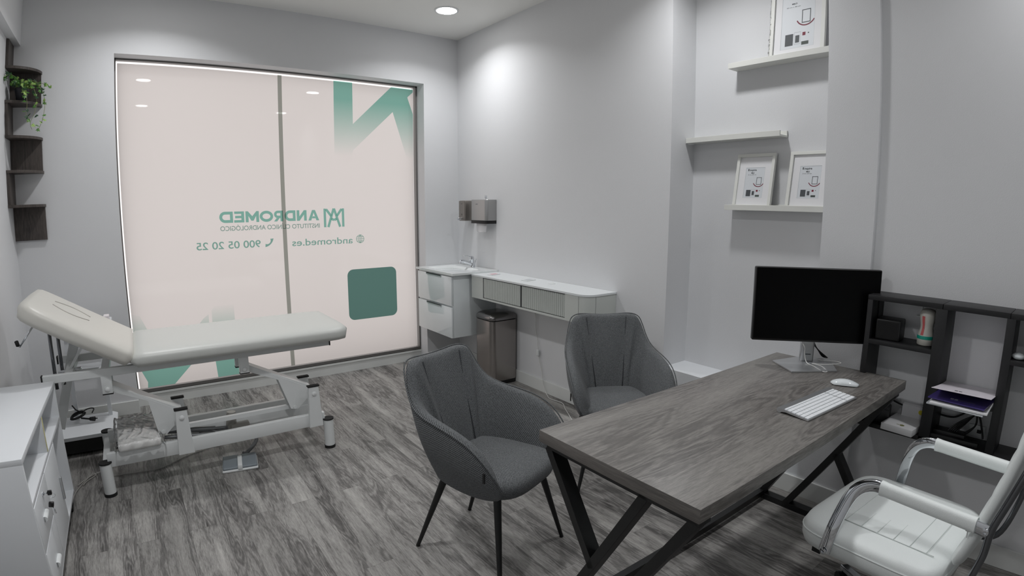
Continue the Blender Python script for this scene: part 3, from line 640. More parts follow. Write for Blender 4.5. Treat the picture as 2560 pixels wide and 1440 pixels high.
tag(b.build('coiled_mains_lead', cable_k, None, smooth=True), 'black coiled mains cord with plug on the trolley bottom shelf', 'power cord')

# ------------------------------------------------------------------ white cabinet on castors (lower left)
cab = thing('cabinet', 'white open and closed cabinet on castors at the left edge', 'cabinet', (-0.4535, 2.1886, 0), R(-0.9))
CW = 0.31                                   # local: x 0 = front face (negative = towards wall), y 0..1.006
CW = 0.29
def cb(name, lo, hi, m=white_lam, p=None, bev=0.001): return box(name, lo, hi, m, p or cab, bev)
cb('top', (-CW, 0, 0.658), (0, 1.006, 0.6796))
cb('end_panel', (-CW + 0.012, 0.0, 0.085), (-0.0015, 0.018, 0.658)); cb('end_panel', (-CW + 0.012, 0.988, 0.085), (-0.0015, 1.004, 0.658))
cb('back_panel', (-CW + 0.012, 0.018, 0.085), (-CW + 0.018, 0.988, 0.658)); cb('bottom', (-CW + 0.018, 0.018, 0.085), (-0.0015, 0.988, 0.101))
cb('shelf', (-CW + 0.018, 0.018, 0.485), (-0.0015, 0.988, 0.501)); cb('divider', (-CW + 0.018, 0.512, 0.501), (-0.0015, 0.528, 0.658))
cb('divider_edge', (-0.0015, 0.512, 0.501), (-0.0005, 0.528, 0.658), brass)
cb('divider', (-CW + 0.018, 0.668, 0.101), (-0.0015, 0.684, 0.485))
for z0, z1 in ((0.298, 0.480), (0.101, 0.292)):
    d = cb('drawer', (-CW + 0.02, 0.018, z0), (0.0, 0.335, z1))
    zc = {0.298: 0.378, 0.101: 0.172}[z0]; y0 = 0.165 if z0 > 0.2 else 0.175
    b = MB(); b.tube([(0.004, y0 - 0.035, zc), (0.004, y0 + 0.035, zc)], 0.011, 14); b.box((0.0, y0 - 0.035, zc - 0.011), (0.006, y0 + 0.035, zc + 0.011)); b.build('handle', frame_w, d, auto=40)
    if z0 > 0.2:
        b = MB(); b.lathe([(0.010, 0), (0.010, 0.004), (0.006, 0.006)], 16, (0.0, 0.213, 0.447), Matrix.Rotation(PI / 2, 3, 'Y')); b.build('lock', chrome, d, auto=40)
dr = cb('door', (-0.014, 0.341, 0.101), (0.0, 0.665, 0.480))
box('handle', (0.0, 0.636, 0.215), (0.010, 0.652, 0.325), alu, dr, 0.002)
for x in (-0.03, -CW + 0.035):
    for y in (0.05, 0.95):
        b = MB(); b.tube([(x - 0.012, y, 0.03), (x + 0.012, y, 0.03)], 0.03, 18); b.box((x - 0.016, y - 0.012, 0.03), (x + 0.016, y + 0.012, 0.085)); b.build('castor', rubber, cab, auto=40)
ky = thing('key', 'two black-headed keys on a ring in the top drawer lock', 'keys', (0, 0, 0))
ca, sa = math.cos(R(-0.9)), math.sin(R(-0.9))
def cw(x, y, z): return Vector((-0.4535 + x * ca - y * sa, 2.1886 + x * sa + y * ca, z))
b = MB(); b.tube([cw(0.006, 0.213, 0.447), cw(0.02, 0.213, 0.447)], 0.003, 8)
b.tube([cw(0.036, 0.213, 0.440) + Vector((0.010 * math.cos(a), 0, 0.010 * math.sin(a) - 0.006)) for a in [2 * PI * k / 14 for k in range(14)]], 0.001, 6, closed=True)
b.build('key_ring', chrome, ky, smooth=True); b = MB(); b.tube([cw(0.030, 0.205, 0.392), cw(0.036, 0.200, 0.362)], 0.0032, 8); b.build('key_blade', chrome, ky, smooth=True)
b = MB(); b.box(cw(0.019, 0.206, 0.438), cw(0.036, 0.220, 0.456), 0.003); b.build('key_head', black_pl, ky, auto=40)
b = MB(); b.box(cw(0.016, 0.194, 0.392), cw(0.036, 0.210, 0.412), 0.003, rot=Matrix.Rotation(R(12), 3, 'Y')); b.build('key_head', black_pl, ky, auto=40)

# ------------------------------------------------------------------ washbasin unit
SX = XR - 0.462                             # basin front
vn = thing('washbasin_unit', 'wall-hung gloss white washbasin cabinet with two drawers beside window', 'washbasin', (XR, YW, 0))
b = MB(); x0, x1, y0, y1, zt, zb = -0.462, -0.002, -0.668, -0.002, 0.932, 0.914
b.box((x0, y0, zb), (x1, y1, zt), 0.004, 2)
# raised rim and bowl
def rr3(cx, cy, hx, hy, z, r, n=8):
    return [(cx + p[0], cy + p[1], z) for p in rrect(-hx, -hy, hx, hy, r, n)]
cx, cy = -0.262, -0.335
bm_b = MB(); rings = [rr3(cx, cy, 0.150, 0.245, 0.9335, 0.05), rr3(cx, cy, 0.145, 0.240, 0.9330, 0.05), rr3(cx, cy, 0.115, 0.205, 0.905, 0.05), rr3(cx, cy, 0.07, 0.15, 0.885, 0.04)]
b.build('basin_top', ceramic, vn, auto=40)
# cut the bowl by building the top as frame pieces around a sunken bowl
for o_ in [o for o in COL.objects if o.name.startswith('basin_top')]: bpy.data.objects.remove(o_)
b = MB(); outer = [(x0, y0), (x1, y0), (x1, y1), (x0, y1)]
inner = [(p[0] + cx, p[1] + cy) for p in rrect(-0.15, -0.245, 0.15, 0.245, 0.05, 8)]
bt = bm_b.bm; bm_b.bm = bt
n = len(rings[0]); Vr = [[bt.verts.new(Vector(p)) for p in r] for r in rings]
for A, B in zip(Vr, Vr[1:]):
    for j in range(n): bt.faces.new((A[j], A[(j + 1) % n], B[(j + 1) % n], B[j]))
bt.faces.new(Vr[-1])
# deck: radial strips from rim to the outer rectangle
def outpt(p):
    dx, dy = p[0] - cx, p[1] - cy; t = min(((x1 if dx > 0 else x0) - cx) / dx if abs(dx) > 1e-6 else 9, ((y1 if dy > 0 else y0) - cy) / dy if abs(dy) > 1e-6 else 9); return (cx + dx * t, cy + dy * t)
Or = []
for p in rings[0]:
    q = outpt(p); Or.append(q)
# snap nearest samples to the corners
for c_ in outer:
    k = min(range(n), key=lambda i: (Or[i][0] - c_[0]) ** 2 + (Or[i][1] - c_[1]) ** 2); Or[k] = c_
Ot = [bt.verts.new(Vector((q[0], q[1], zt))) for q in Or]; Ob = [bt.verts.new(Vector((q[0], q[1], zb))) for q in Or]
for j in range(n):
    k = (j + 1) % n; bt.faces.new((Vr[0][j], Vr[0][k], Ot[k], Ot[j])); bt.faces.new((Ot[j], Ot[k], Ob[k], Ob[j]))
bm_b.build('basin_top', ceramic, vn, auto=30)
box('carcass', (-0.432, -0.628, 0.375), (-0.002, -0.02, 0.913), white_gloss, vn, 0.001)
for z0, z1, hz in ((0.652, 0.900, 0.893), (0.375, 0.640, 0.632)):
    d = box('drawer', (-0.452, -0.628, z0), (-0.434, -0.02, z1), white_gloss, vn, 0.0015)
    b = MB(); b.box((-0.462, -0.46, z1 - 0.006), (-0.446, -0.20, z1 + 0.002), 0.001); b.box((-0.462, -0.46, z1 - 0.014), (-0.4595, -0.20, z1 + 0.002)); b.build('handle', alu, d)
ta = thing('tap', 'chrome single-lever mixer tap on the washbasin', 'tap', (XR - 0.075, YW - 0.36, 0.932), R(180))
b = MB(); b.lathe([(0.026, 0), (0.026, 0.004), (0.021, 0.012), (0.020, 0.05), (0.022, 0.062)], 24); b.tube(spline([(0.0, 0, 0.028), (0.05, 0, 0.048), (0.10, 0, 0.062), (0.128, 0, 0.060)], 6), 0.0, 14, rs=[0.018 - 0.0003 * i for i in range(19)]); b.tube([(0.118, 0, 0.060), (0.120, 0, 0.044)], 0.012, 14)
b.build('tap_body', chrome, ta, auto=40)
b = MB(); b.lathe([(0.022, 0), (0.024, 0.02), (0.020, 0.036), (0.008, 0.042)], 24, (0, 0, 0.062), Matrix.Rotation(R(8), 3, 'Y')); b.tube([(0.0, 0, 0.094), (0.045, 0, 0.108), (0.085, 0, 0.110)], 0.007, 10, flat=0.45); b.build('lever', chrome, ta, auto=40)
b = MB(); b.tube([(-0.03, 0, 0.0), (-0.034, 0, 0.05), (-0.046, 0, 0.075)], 0.004, 8); b.build('waste_rod', chrome, ta, smooth=True)
b = MB(); b.lathe([(0.0085, 0), (0.0085, 0.002)], 16, (XR - 0.114, YW - 0.345, 0.918), Matrix.Rotation(R(-60), 3, 'Y')); o = b.build('overflow_hole', black_pl, vn); 
for v in o.data.vertices: v.co -= Vector((XR, YW, 0))

# ------------------------------------------------------------------ console
cn = thing('console_shelf', 'long wall-hung greige console with ribbed sliding doors and rounded end', 'console', (XR, YW, 0))
S0, S1 = -0.672, -2.056; RD = 0.08; FD = -0.276
def cons_out(fd, e=0.0):
    pts = [(-0.001, S0), (fd - e, S0), (fd - e, S1 + RD)]
    for k in range(1, 9): a = R(90 * k / 8); pts.append((fd + RD - (RD + e) * math.cos(a), S1 + RD - (RD + e) * math.sin(a)))
    pts.append((-0.001, S1 - e)); return pts
b = MB(); b.prism(cons_out(FD, 0.003), 0.905, 0.918); b.build('top', mat('console_top', (224, 228, 229), 0.3), cn, auto=40)
b = MB(); b.prism(cons_out(FD, 0.0), 0.722, 0.735); b.build('bottom', greige, cn, auto=40)
b = MB(); b.prism([(-0.001, S0), (FD, S0), (FD, -0.842), (FD + 0.02, -0.842), (-0.02, -0.842), (-0.001, -0.842)], 0.735, 0.905); b.build('end_block', greige, cn)
p2 = [(-0.001, -1.842), (FD, -1.842)] + cons_out(FD)[2:]; b = MB(); b.prism(p2, 0.735, 0.905); b.build('rounded_end_block', greige, cn, auto=50)
for yy in (S1 + RD, ): 
    b = MB(); b.box((FD - 0.0004, yy - 0.001, 0.736), (FD + 0.003, yy + 0.001, 0.904)); b.build('joint_line', dkgrey, cn); b = MB(); b.box((FD + RD - 0.001, S1 - 0.0004, 0.736), (FD + RD + 0.001, S1 + 0.003, 0.904)); b.build('joint_line', dkgrey, cn)
box('back_panel', (-0.012, -1.842, 0.735), (-0.001, -0.842, 0.905), greige, cn)
def ribbed(y0, y1, xf, n):
    b = MB(); pts = []; 
    for i in range(n):
        for k in range(7):
            t = k / 6; yy = y0 + (y1 - y0) * (i + t * 0.86 + 0.07) / n; pts.append((xf - 0.009 * math.sin(PI * t) ** 0.7, yy))
    poly = [(xf + 0.008, y0), (xf, y0)] + pts + [(xf, y1), (xf + 0.008, y1)]
    b.prism(poly, 0.741, 0.899); return b.build('sliding_door', greige, cn, auto=50)
ribbed(-0.848, -1.340, FD + 0.008, 22); ribbed(-1.352, -1.838, FD + 0.012, 22)
b = MB(); b.box((FD + 0.001, -0.848, 0.8995), (FD + 0.016, -0.842, 0.905)); b.box((FD + 0.001, -1.842, 0.899), (FD + 0.02, -0.842, 0.9048)); b.box((FD + 0.004, -1.351, 0.736), (FD + 0.02, -1.341, 0.90)); b.box((FD + 0.004, -0.8475, 0.736), (FD + 0.02, -0.8425, 0.90)); b.build('door_track', dkgrey, cn)
# items on the console
def slab(name, label, cat, s, d, lx, ly, h, rz, m, m2=None):
    t = thing(name, label, cat, (XR + d, YW - s, 0.9183), rz); b = MB(); b.box((-lx / 2, -ly / 2, 0), (lx / 2, ly / 2, h), min(0.002, h / 3)); b.build('body', m, t, auto=40)
    if m2: b = MB(); b.box((-lx / 2 + 0.01, -ly / 2 + 0.01, h), (lx / 2 - 0.02, ly / 2 - 0.012, h + 0.0006)); b.build('print', m2, t)
slab('leaflet_pack', 'small white and pink card pack on console beside the basin', 'card pack', 0.82, -0.15, 0.10, 0.055, 0.006, R(8), paper, mat('pink_print', (206, 150, 160), 0.6))
slab('switch_plate', 'flat white rectangular plate on the middle of console', 'plate', 1.26, -0.13, 0.10, 0.06, 0.005, R(8), frame_w, print_g)
t = thing('cable_grommet', 'round white disc on the console top near its rounded end', 'disc', (XR - 0.10, YW - 1.50, 0.9183)); b = MB(); b.lathe([(0.028, 0), (0.028, 0.003), (0.022, 0.006)], 24); b.build('cap', frame_w, t, auto=40)

# ------------------------------------------------------------------ dispensers
td = thing('towel_dispenser', 'square steel paper towel dispenser on the right wall', 'towel dispenser', (XR, YW, 0))
b = MB(); b.prism([(-0.001, -0.395), (-0.095, -0.395), (-0.105, -0.405), (-0.105, -0.615), (-0.085, -0.638), (-0.001, -0.645)], 1.362, 1.543); b.build('housing', disp_m, td, bevel=0.003, auto=60)
b = MB(); b.prism([(-0.001, -0.397), (-0.103, -0.397), (-0.103, -0.615), (-0.085, -0.636), (-0.001, -0.643)], 1.335, 1.362); b.build('outlet', black_pl, td, auto=60)
b = MB(); rows = []
for k in range(9): t_ = k / 8; rows.append([(-0.072 - 0.004 * math.sin(3 * t_), -0.44, 1.340 - 0.078 * t_), (-0.070 - 0.022 * t_, -0.52, 1.340 - 0.086 * t_), (-0.072 - 0.010 * t_, -0.60, 1.340 - 0.078 * t_)])
b.grid(rows); o = b.build('paper_towel', paper, td, smooth=True); q = o.modifiers.new('solid', 'SOLIDIFY'); q.thickness = 0.001
b = MB(); b.box((-0.1058, -0.505, 1.502), (-0.1045, -0.475, 1.506)); b.build('maker_mark', print_d, td)
lk = thing('key_in_lock', 'small chrome key sticking up from the towel dispenser top', 'key', (XR - 0.055, YW - 0.56, 1.5435))
b = MB(); b.tube([(0, 0, 0), (0, 0, 0.014)], 0.004, 10); b.box((-0.012, -0.003, 0.012), (0.012, 0.003, 0.036), 0.002); b.build('key', chrome, lk, auto=40)
sd = thing('soap_dispenser', 'tall steel soap dispenser beside the towel dispenser near corner', 'soap dispenser', (XR, YW, 0))
b = MB(); b.box((-0.105, -0.296, 1.352), (-0.001, -0.190, 1.537), 0.008, 3); b.build('housing', disp_dark, sd, auto=40)
b = MB(); b.box((-0.108, -0.292, 1.356), (-0.104, -0.194, 1.533), 0.001); b.build('front_plate', disp_dark, sd)
b = MB(); b.tube([(-0.10, -0.243, 1.375), (-0.145, -0.243, 1.372)], 0.008, 12); b.tube([(-0.138, -0.243, 1.372), (-0.150, -0.243, 1.370)], 0.013, 14); b.build('pump', chrome, sd, auto=40)
b = MB(); b.box((-0.1088, -0.246, 1.402), (-0.1075, -0.240, 1.418)); b.build('sight_slot', black_pl, sd); b = MB(); b.box((-0.1088, -0.255, 1.505), (-0.1075, -0.232, 1.509)); b.build('maker_mark', print_d, sd)

# ------------------------------------------------------------------ pedal bin
bn = thing('waste_bin', 'brushed steel waste bin with domed lid under the console', 'waste bin', (XR, YW, 0))
def binout(e=0.0, n=8):
    x0, x1, y0, y1 = -0.268 - e, -0.016 + e, -0.958 - e, -0.695 + e
    out = []
    for cx, cy, a0, r in ((x1 - 0.012, y1 - 0.012, 0, 0.012 + e), (x0 + 0.05, y1 - 0.05, 90, 0.05 + e * 0.5), (x0 + 0.05, y0 + 0.05, 180, 0.05 + e * 0.5), (x1 - 0.012, y0 + 0.012, 270, 0.012 + e)):
        for k in range(n + 1): a = R(a0 + 90 * k / n); out.append((cx + r * math.cos(a), cy + r * math.sin(a)))
    return out
b = MB(); b.prism(binout(-0.002), 0.0, 0.035); b.build('base', black_pl, bn, auto=40)
b = MB(); b.prism(binout(), 0.035, 0.548); b.build('body', steel, bn, auto=40)
b = MB(); b.prism(binout(-0.004), 0.548, 0.556); b.build('rim', black_pl, bn)
b = MB(); c = Vector((-0.14, -0.826, 0)); rings = []
for k in range(9):
    t_ = k / 8; s_ = math.cos(t_ * PI / 2 * 0.92); z = 0.556 + (0.012 if k else 0) + 0.048 * math.sin(t_ * PI / 2)
    s_ = s_ ** 0.55
    rings.append([(c.x + (x - c.x) * s_, c.y + (y - c.y) * s_, z) for x, y in binout(0.002)])
V = b.grid(rings, closed_u=True); b.bm.faces.new(V[-1]); b.bm.faces.new(list(reversed(V[0]))); b.build('lid', steel_lid, bn, smooth=True)
b = MB(); b.box((-0.30, -0.87, 0.008), (-0.262, -0.78, 0.02), 0.003); b.build('pedal', black_pl, bn)

# lamp cable with inline switch under the console
lc = thing('hanging_cable', 'thin white cable with inline switch hanging below the console', 'cable')
b = MB(); X = XR - 0.012
b.tube(spline([(X - 0.02, YW - 1.165, 0.7215), (X - 0.015, YW - 1.20, 0.66), (X - 0.006, YW - 1.215, 0.60), (X - 0.004, YW - 1.215, 0.52), (X - 0.003, YW - 1.235, 0.42), (X - 0.006, YW - 1.249, 0.345)], 6), 0.0022, 8)
b.tube(spline([(X - 0.02, YW - 1.20, 0.722), (X - 0.012, YW - 1.215, 0.66), (X - 0.006, YW - 1.217, 0.60)], 6), 0.0022, 8)
b.tube(spline([(X - 0.006, YW - 1.250, 0.295), (X - 0.004, YW - 1.27, 0.24), (X - 0.006, YW - 1.30, 0.17), (X - 0.014, YW - 1.325, 0.095), (X - 0.02, YW - 1.36, 0.03), (X - 0.03, YW - 1.40, 0.006), (X - 0.06, YW - 1.47, 0.004), (X - 0.05, YW - 1.60, 0.004), (X - 0.11, YW - 1.70, 0.004), (X - 0.20, YW - 1.86, 0.004), (X - 0.27, YW - 1.97, 0.004)], 7), 0.0028, 8)
b.build('cord', cable_w, lc, smooth=True)
b = MB(); b.box((X - 0.018, YW - 1.263, 0.295), (X - 0.002, YW - 1.236, 0.347), 0.005, 3); b.build('switch', frame_w, lc, auto=40)

# ------------------------------------------------------------------ niche ledges and picture frames
def ledge(label, s0, s1, z, dep, front, cap_end=False):
    t = thing('picture_ledge', label, 'ledge', (NX, YW, 0), group=None)
    xb, xf = -0.001, -(0.236 - front)
    b = MB(); prof = [(xb, z), (xf, z), (xf, z + 0.031), (xf + 0.010, z + 0.031), (xf + 0.010, z + 0.010), (xb - 0.010, z + 0.010), (xb - 0.010, z + 0.036), (xb, z + 0.036)]
    A = [b.bm.verts.new(Vector((x, -s0, zz))) for x, zz in prof]; B = [b.bm.verts.new(Vector((x, -s1, zz))) for x, zz in prof]; n = len(prof)
    b.bm.faces.new(A); b.bm.faces.new(list(reversed(B)))
    for j in range(n): b.bm.faces.new((A[j], A[(j + 1) % n], B[(j + 1) % n], B[j]))
    b.build('ledge_board', ledge_m, t, bevel=0.001)
    return t
ledge('topmost white picture ledge in the niche holding one large frame', 2.762, 3.402, 2.293, 0.1, 0.136)
ledge('middle white picture ledge in the niche, empty', 2.474, 3.088, 1.888, 0.1, 0.142)
ledge('lowest white picture ledge in the niche holding two small frames', 2.760, 3.402, 1.483, 0.1, 0.142)
def frame(label, s0, w_, h_, z, dfoot, lean, insc, big=False):
    # local: x along -s direction reversed -> build in (u: along wall towards viewer, v: up), n towards room
    rot = Euler((0, 0, 0)); t = thing('framed_print', label, 'picture frame', (XR + dfoot, YW - s0, z))
    # basis: local X = -Y world (towards viewer), local Y = up, local Z = -X world (into room)
    Bm = Matrix(((0, 0, -1), (-1, 0, 0), (0, 1, 0)))
    t.rotation_euler = (Bm @ Matrix.Rotation(-lean, 3, 'X')).to_euler()
    fw_ = 0.018 if not big else 0.022; dp = 0.020
    b = MB()
    b.box((0, 0, 0), (w_, fw_, dp)); b.box((0, h_ - fw_, 0), (w_, h_, dp)); b.box((0, fw_, 0), (fw_, h_ - fw_, dp)); b.box((w_ - fw_, fw_, 0), (w_, h_ - fw_, dp))
    b.build('frame', ledge_m, t, bevel=0.001)
    box('mat_board', (fw_ * 0.9, fw_ * 0.9, 0.006), (w_ - fw_ * 0.9, h_ - fw_ * 0.9, 0.010), paper, t)
    # printed insert
    pw, phh = w_ * 0.50, h_ * 0.56; px, py = w_ * 0.25, h_ * 0.19
    if big: pw, phh, px, py = w_ * 0.60, h_ * 0.72, w_ * 0.20, h_ * 0.11
    sheet = mat('insert_sheet', (214, 218, 222), 0.5)
    ins = box('printed_insert', (px, py, 0.010), (px + pw, py + phh, 0.0104), sheet, t)
    zt_ = 0.0106
    def rect(u0, v0, u1, v1, m, k=0.0002): box('print_block', (px + u0 * pw, py + v0 * phh, 0.0104), (px + u1 * pw, py + v1 * phh, zt_ + k), m, ins)
    rect(0.03, 0.985, 1.0, 1.0, print_g); rect(-0.0, 0.0, 0.012, 1.0, print_g)
    rect(0.14, 0.05, 0.38, 0.26, print_d); rect(0.45, 0.09, 0.57, 0.22, print_d); 
    b = MB(); 
    for a_, c_ in (((0.41, 0.06), (0.61, 0.07)), ((0.41, 0.27), (0.61, 0.28)), ((0.41, 0.06), (0.42, 0.28)), ((0.60, 0.06), (0.61, 0.28))): b.box((px + a_[0] * pw, py + a_[1] * phh, 0.0104), (px + c_[0] * pw, py + c_[1] * phh, zt_))
    b.build('outline', print_g, ins)
    rect(0.66, 0.20, 0.75, 0.26, print_r); rect(0.82, 0.225, 0.855, 0.245, print_d); rect(0.64, 0.035, 0.85, 0.095, mat('dark_green_print', (70, 78, 74), 0.6))
    b = MB(); 
    fx0, fx1, fy0, fy1, lw = 0.62, 0.88, 0.43, 0.67, 0.014
    for a_, c_ in (((fx0, fy0), (fx1, fy0 + lw)), ((fx0, fy1 - lw), (fx1, fy1)), ((fx0, fy0), (fx0 + lw * 1.5, fy1)), ((fx1 - lw * 1.5, fy0), (fx1, fy1))): b.box((px + a_[0] * pw, py + a_[1] * phh, 0.0104), (px + c_[0] * pw, py + c_[1] * phh, zt_ + 0.0002))
    b.build('frame_drawing', print_d, ins)
    b = MB(); rows = []
    for k in range(15):
        a = R(205 + 125 * k / 14); rows.append([(px + 0.74 * pw + r_ * pw * math.cos(a), py + 0.56 * phh + r_ * pw * math.sin(a), zt_ + 0.0003) for r_ in (0.27, 0.305)])
    b.grid(rows); b.build('red_arc', print_r, ins)
    Mx = lambda u, v: Matrix.Translation((px + u * pw, py + v * phh, zt_ + 0.0003))
    if not big: text_mesh('lettering', 'inspire', print_d, ins, 0.016, Mx(0.20, 0.885), bold=0.0003, width=0.36 * pw)
    rect(0.12, 0.885, 0.17, 0.955, print_d) if not big else None
    text_mesh('lettering', 'MILO', print_d, ins, 0.010, Mx(0.30, 0.80), bold=0.0004, width=0.16 * pw)
    text_mesh('lettering', insc, print_d, ins, 0.008, Mx(0.14, 0.745), width=0.42 * pw)
    return t
frame('small white frame leaning on lowest ledge, plastic wrap at its corner', 2.800, 0.236, 0.312, 1.4950, 0.177, R(9.5), '21 cm x 29.7 cm')
frame('small white frame on lowest ledge, partly hidden by the pillar edge', 3.124, 0.236, 0.312, 1.4950, 0.177, R(9.5), '21 cm x 29.7 cm')
frame('large white frame in shrink wrap on the topmost niche ledge', 3.000, 0.312, 0.425, 2.3050, 0.177, R(6.5), '30 cm x 40 cm', True)
shr = MB(); rnd = random.Random(5); rows = []
for k in range(60):
    v_ = 0.425 * k / 59; rows.append([(-0.010 + rnd.uniform(-.003, .002), v_, 0.003 + rnd.uniform(-.002, .002)), (-0.004 + rnd.uniform(-.002, .002), v_, 0.018 + rnd.uniform(-.003, .003)), (0.004, v_, 0.0225 + rnd.uniform(-.0015, .0015))])
shr.grid(rows); o = shr.build('shrink_wrap', bagm, [q for q in COL.objects if q.name.startswith('framed_print')][-1])

# ------------------------------------------------------------------ black wall shelving
ws = thing('wall_shelf_unit', 'black open-cube shelf unit on the wall behind the desk', 'shelf unit', (XR2, YW, 0))
UF = -0.161; ZT = 1.133; ZB = 0.535
for s0, s1 in ((3.700, 4.0085), (4.0105, 4.267), (4.269, 4.62), (4.622, 4.95)): box('top_board', (UF, -s1, ZT - 0.022), (-0.001, -s0, ZT), black_lam, ws, 0.001)
for s0, s1 in ((3.700, 3.722), (3.984, 4.030), (4.256, 4.290), (4.60, 4.64), (4.928, 4.95)): box('upright', (UF, -s1, ZB), (-0.001, -s0, ZT - 0.022), black_lam, ws, 0.001)
for s0, s1, z in ((3.722, 3.984, 0.936), (4.030, 4.256, 0.752), (4.290, 4.60, 0.952), (4.64, 4.928, 0.752)): box('shelf', (UF, -s1, z - 0.020), (-0.001, -s0, z), black_lam, ws, 0.001)
box('bottom_board', (UF, -4.928, ZB - 0.001), (-0.001, -3.722, ZB + 0.020), black_lam, ws, 0.001)
b = MB(); b.box((-0.006, -3.893, 1.045), (-0.001, -3.885, 1.110)); b.box((-0.012, -3.893, 1.040), (-0.001, -3.870, 1.046)); b.build('wall_bracket', frame_w, ws)
# things on it
def onshelf(name, label, cat, s, d, z, rz=0.0): return thing(name, label, cat, (XR2 + d, YW - s, z), rz)
t = onshelf('black_box', 'small black box-shaped speaker on shelf behind the monitor', 'speaker', 3.786, -0.085, 0.9365, R(4))
box('housing', (-0.05, -0.052, 0), (0.05, 0.052, 0.092), black_pl, t, 0.006); box('grille', (-0.0515, -0.045, 0.006), (-0.0495, 0.045, 0.084), mat('speaker_grille', (14, 14, 15), 0.8), t)
t = onshelf('plastic_bottle', 'cream hourglass-shaped bottle with red stripe and teal band', 'bottle', 3.938, -0.085, 0.9365)
prof = [(0.030, 0), (0.034, 0.004), (0.035, 0.03), (0.034, 0.045), (0.030, 0.06), (0.0265, 0.075), (0.027, 0.09), (0.031, 0.108), (0.0335, 0.125), (0.033, 0.14), (0.027, 0.152), (0.014, 0.158)]
b = MB(); b.lathe(prof, 32); b.build('body', bottle_m, t, smooth=True)
b = MB(); b.lathe([(0.0351, 0.028), (0.0358, 0.030), (0.0356, 0.040), (0.0350, 0.0425)], 32); b.build('teal_band', teal_p, t)
b = MB(); rows = []
for k in range(22):
    z = 0.046 + 0.082 * k / 21; r_ = 0
    for (ra, za), (rb, zb_) in zip(prof, prof[1:]):
        if za <= z <= zb_: r_ = ra + (rb - ra) * (z - za) / (zb_ - za)
    rows.append([((r_ + 0.0008) * math.cos(a), (r_ + 0.0008) * math.sin(a), z) for a in (R(152), R(163), R(174))])
b.grid(rows); b.build('red_stripe', red_p, t)
for k in range(12):
    pass
t = onshelf('device', 'white rounded mouse-like gadget on the right bay shelf', 'gadget', 4.314, -0.12, 0.9525)
b = MB(); b.lathe([(0.006, 0.0), (0.020, 0.002), (0.026, 0.010), (0.024, 0.018), (0.014, 0.024), (0.003, 0.026)], 24); b.build('body', white_gloss, t, smooth=True)
t = onshelf('camera_gadget', 'black gadget with metal ring on the right bay shelf', 'gadget', 4.37, -0.10, 0.9525)
box('body', (-0.03, -0.035, 0), (0.03, 0.03, 0.030), black_pl, t, 0.004); b = MB(); b.tube([(0, 0.03, 0.036), (0, -0.035, 0.036)], 0.011, 14); b.build('barrel', black_pl, t, auto=40); b = MB(); b.tube([(0, 0.012, 0.036), (0, 0.002, 0.036)], 0.0118, 14); b.build('ring', chrome, t, auto=40)
# folders: stack lying on the low shelf, sticking out over the edge
def folder(label, m, z, dz, ox, lift, rz, hd=0.31, wd=0.215, logo=None, m2=None):
    t = onshelf('document_folder', label, 'folder', 4.147, -0.165 + ox, z, rz)
    b = MB(); n = 10; rows = []
    for i in range(n + 1):
        u = i / n; rows.append([(0.145 - hd * u, wd / 2 * s_, lift * u ** 1.3 + 0.002) for s_ in (-1, 1)])
    b.grid(rows); o = b.build('cover', m, t); q = o.modifiers.new('s', 'SOLIDIFY'); q.thickness = dz; q.offset = 1
    if logo:
        b = MB(); 
        for a_ in (0, 0.016): 
            for c_ in (0, 0.010): b.box((-0.125 + c_, 0.02 - a_, 0), (-0.125 + c_ + 0.006, 0.02 - a_ + 0.012, 0.0006))
        o = b.build('logo', logo, t); 
        for v in o.data.vertices: v.co.z += 0.0026 + dz + lift * ((0.145 - v.co.x) / hd) ** 1.3
        mm = text_mesh('lettering', 'laboratoires', logo, t, 0.010, Matrix.Translation((-0.118, -0.002, 0)) @ Matrix.Rotation(-PI / 2, 4, 'Z'), width=0.06)
        for v in mm.data.vertices: v.co.z = 0.0034 + dz + lift * ((0.145 - v.co.x) / hd) ** 1.3
    return t
folder('clear plastic sleeve at the bottom of the folder stack', clear_pl, 0.7525, 0.006, 0.0, 0.0, R(-3))
folder('white document folder second from bottom of the stack', paper, 0.7605, 0.006, -0.006, 0.0, R(2))
folder('purple folder under the top white one in the stack', purple, 0.769, 0.004, 0.010, 0.006, R(-3), logo=print_g)
folder('white folder with dark logo topping the folder stack', mat('folder_white', (224, 218, 226), 0.45, coat=0.2), 0.776, 0.002, 0.012, 0.045, R(2), hd=0.315, wd=0.222, logo=print_d)
t = onshelf('product_box', 'white flat box with olive emblem on the bottom board', 'box', 3.905, -0.145, 0.5555, R(-4))
box('box', (-0.06, -0.068, 0), (0.12, 0.068, 0.030), paper, t, 0.001)
b = MB(); b.lathe([(0.010, 0), (0.010, 0.0006)], 20, (-0.028, -0.012, 0.030)); b.box((-0.03, 0.0, 0.030), (-0.026, 0.012, 0.0306)); b.build('emblem', olive, t)
t = onshelf('carton', 'white carton with yellow sticker standing behind the flat box', 'box', 3.925, -0.020, 0.5555, 0)
box('carton', (-0.016, -0.052, 0.0), (0.014, 0.055, 0.085), paper, t); b = MB(); b.lathe([(0.011, 0), (0.011, 0.0006)], 20, (-0.016, -0.028, 0.062), Matrix.Rotation(-PI / 2, 3, 'Y')); b.build('sticker', yellow, t)
t = onshelf('black_case', 'black camera-like case at the left end of bottom board', 'case', 3.785, -0.078, 0.5555, R(12))
box('case', (-0.055, -0.045, 0), (0.055, 0.05, 0.065), black_pl, t, 0.008)
t = onshelf('power_strip', 'black power strip and adapter on the bottom board', 'power strip', 4.10, -0.085, 0.5555, R(3))
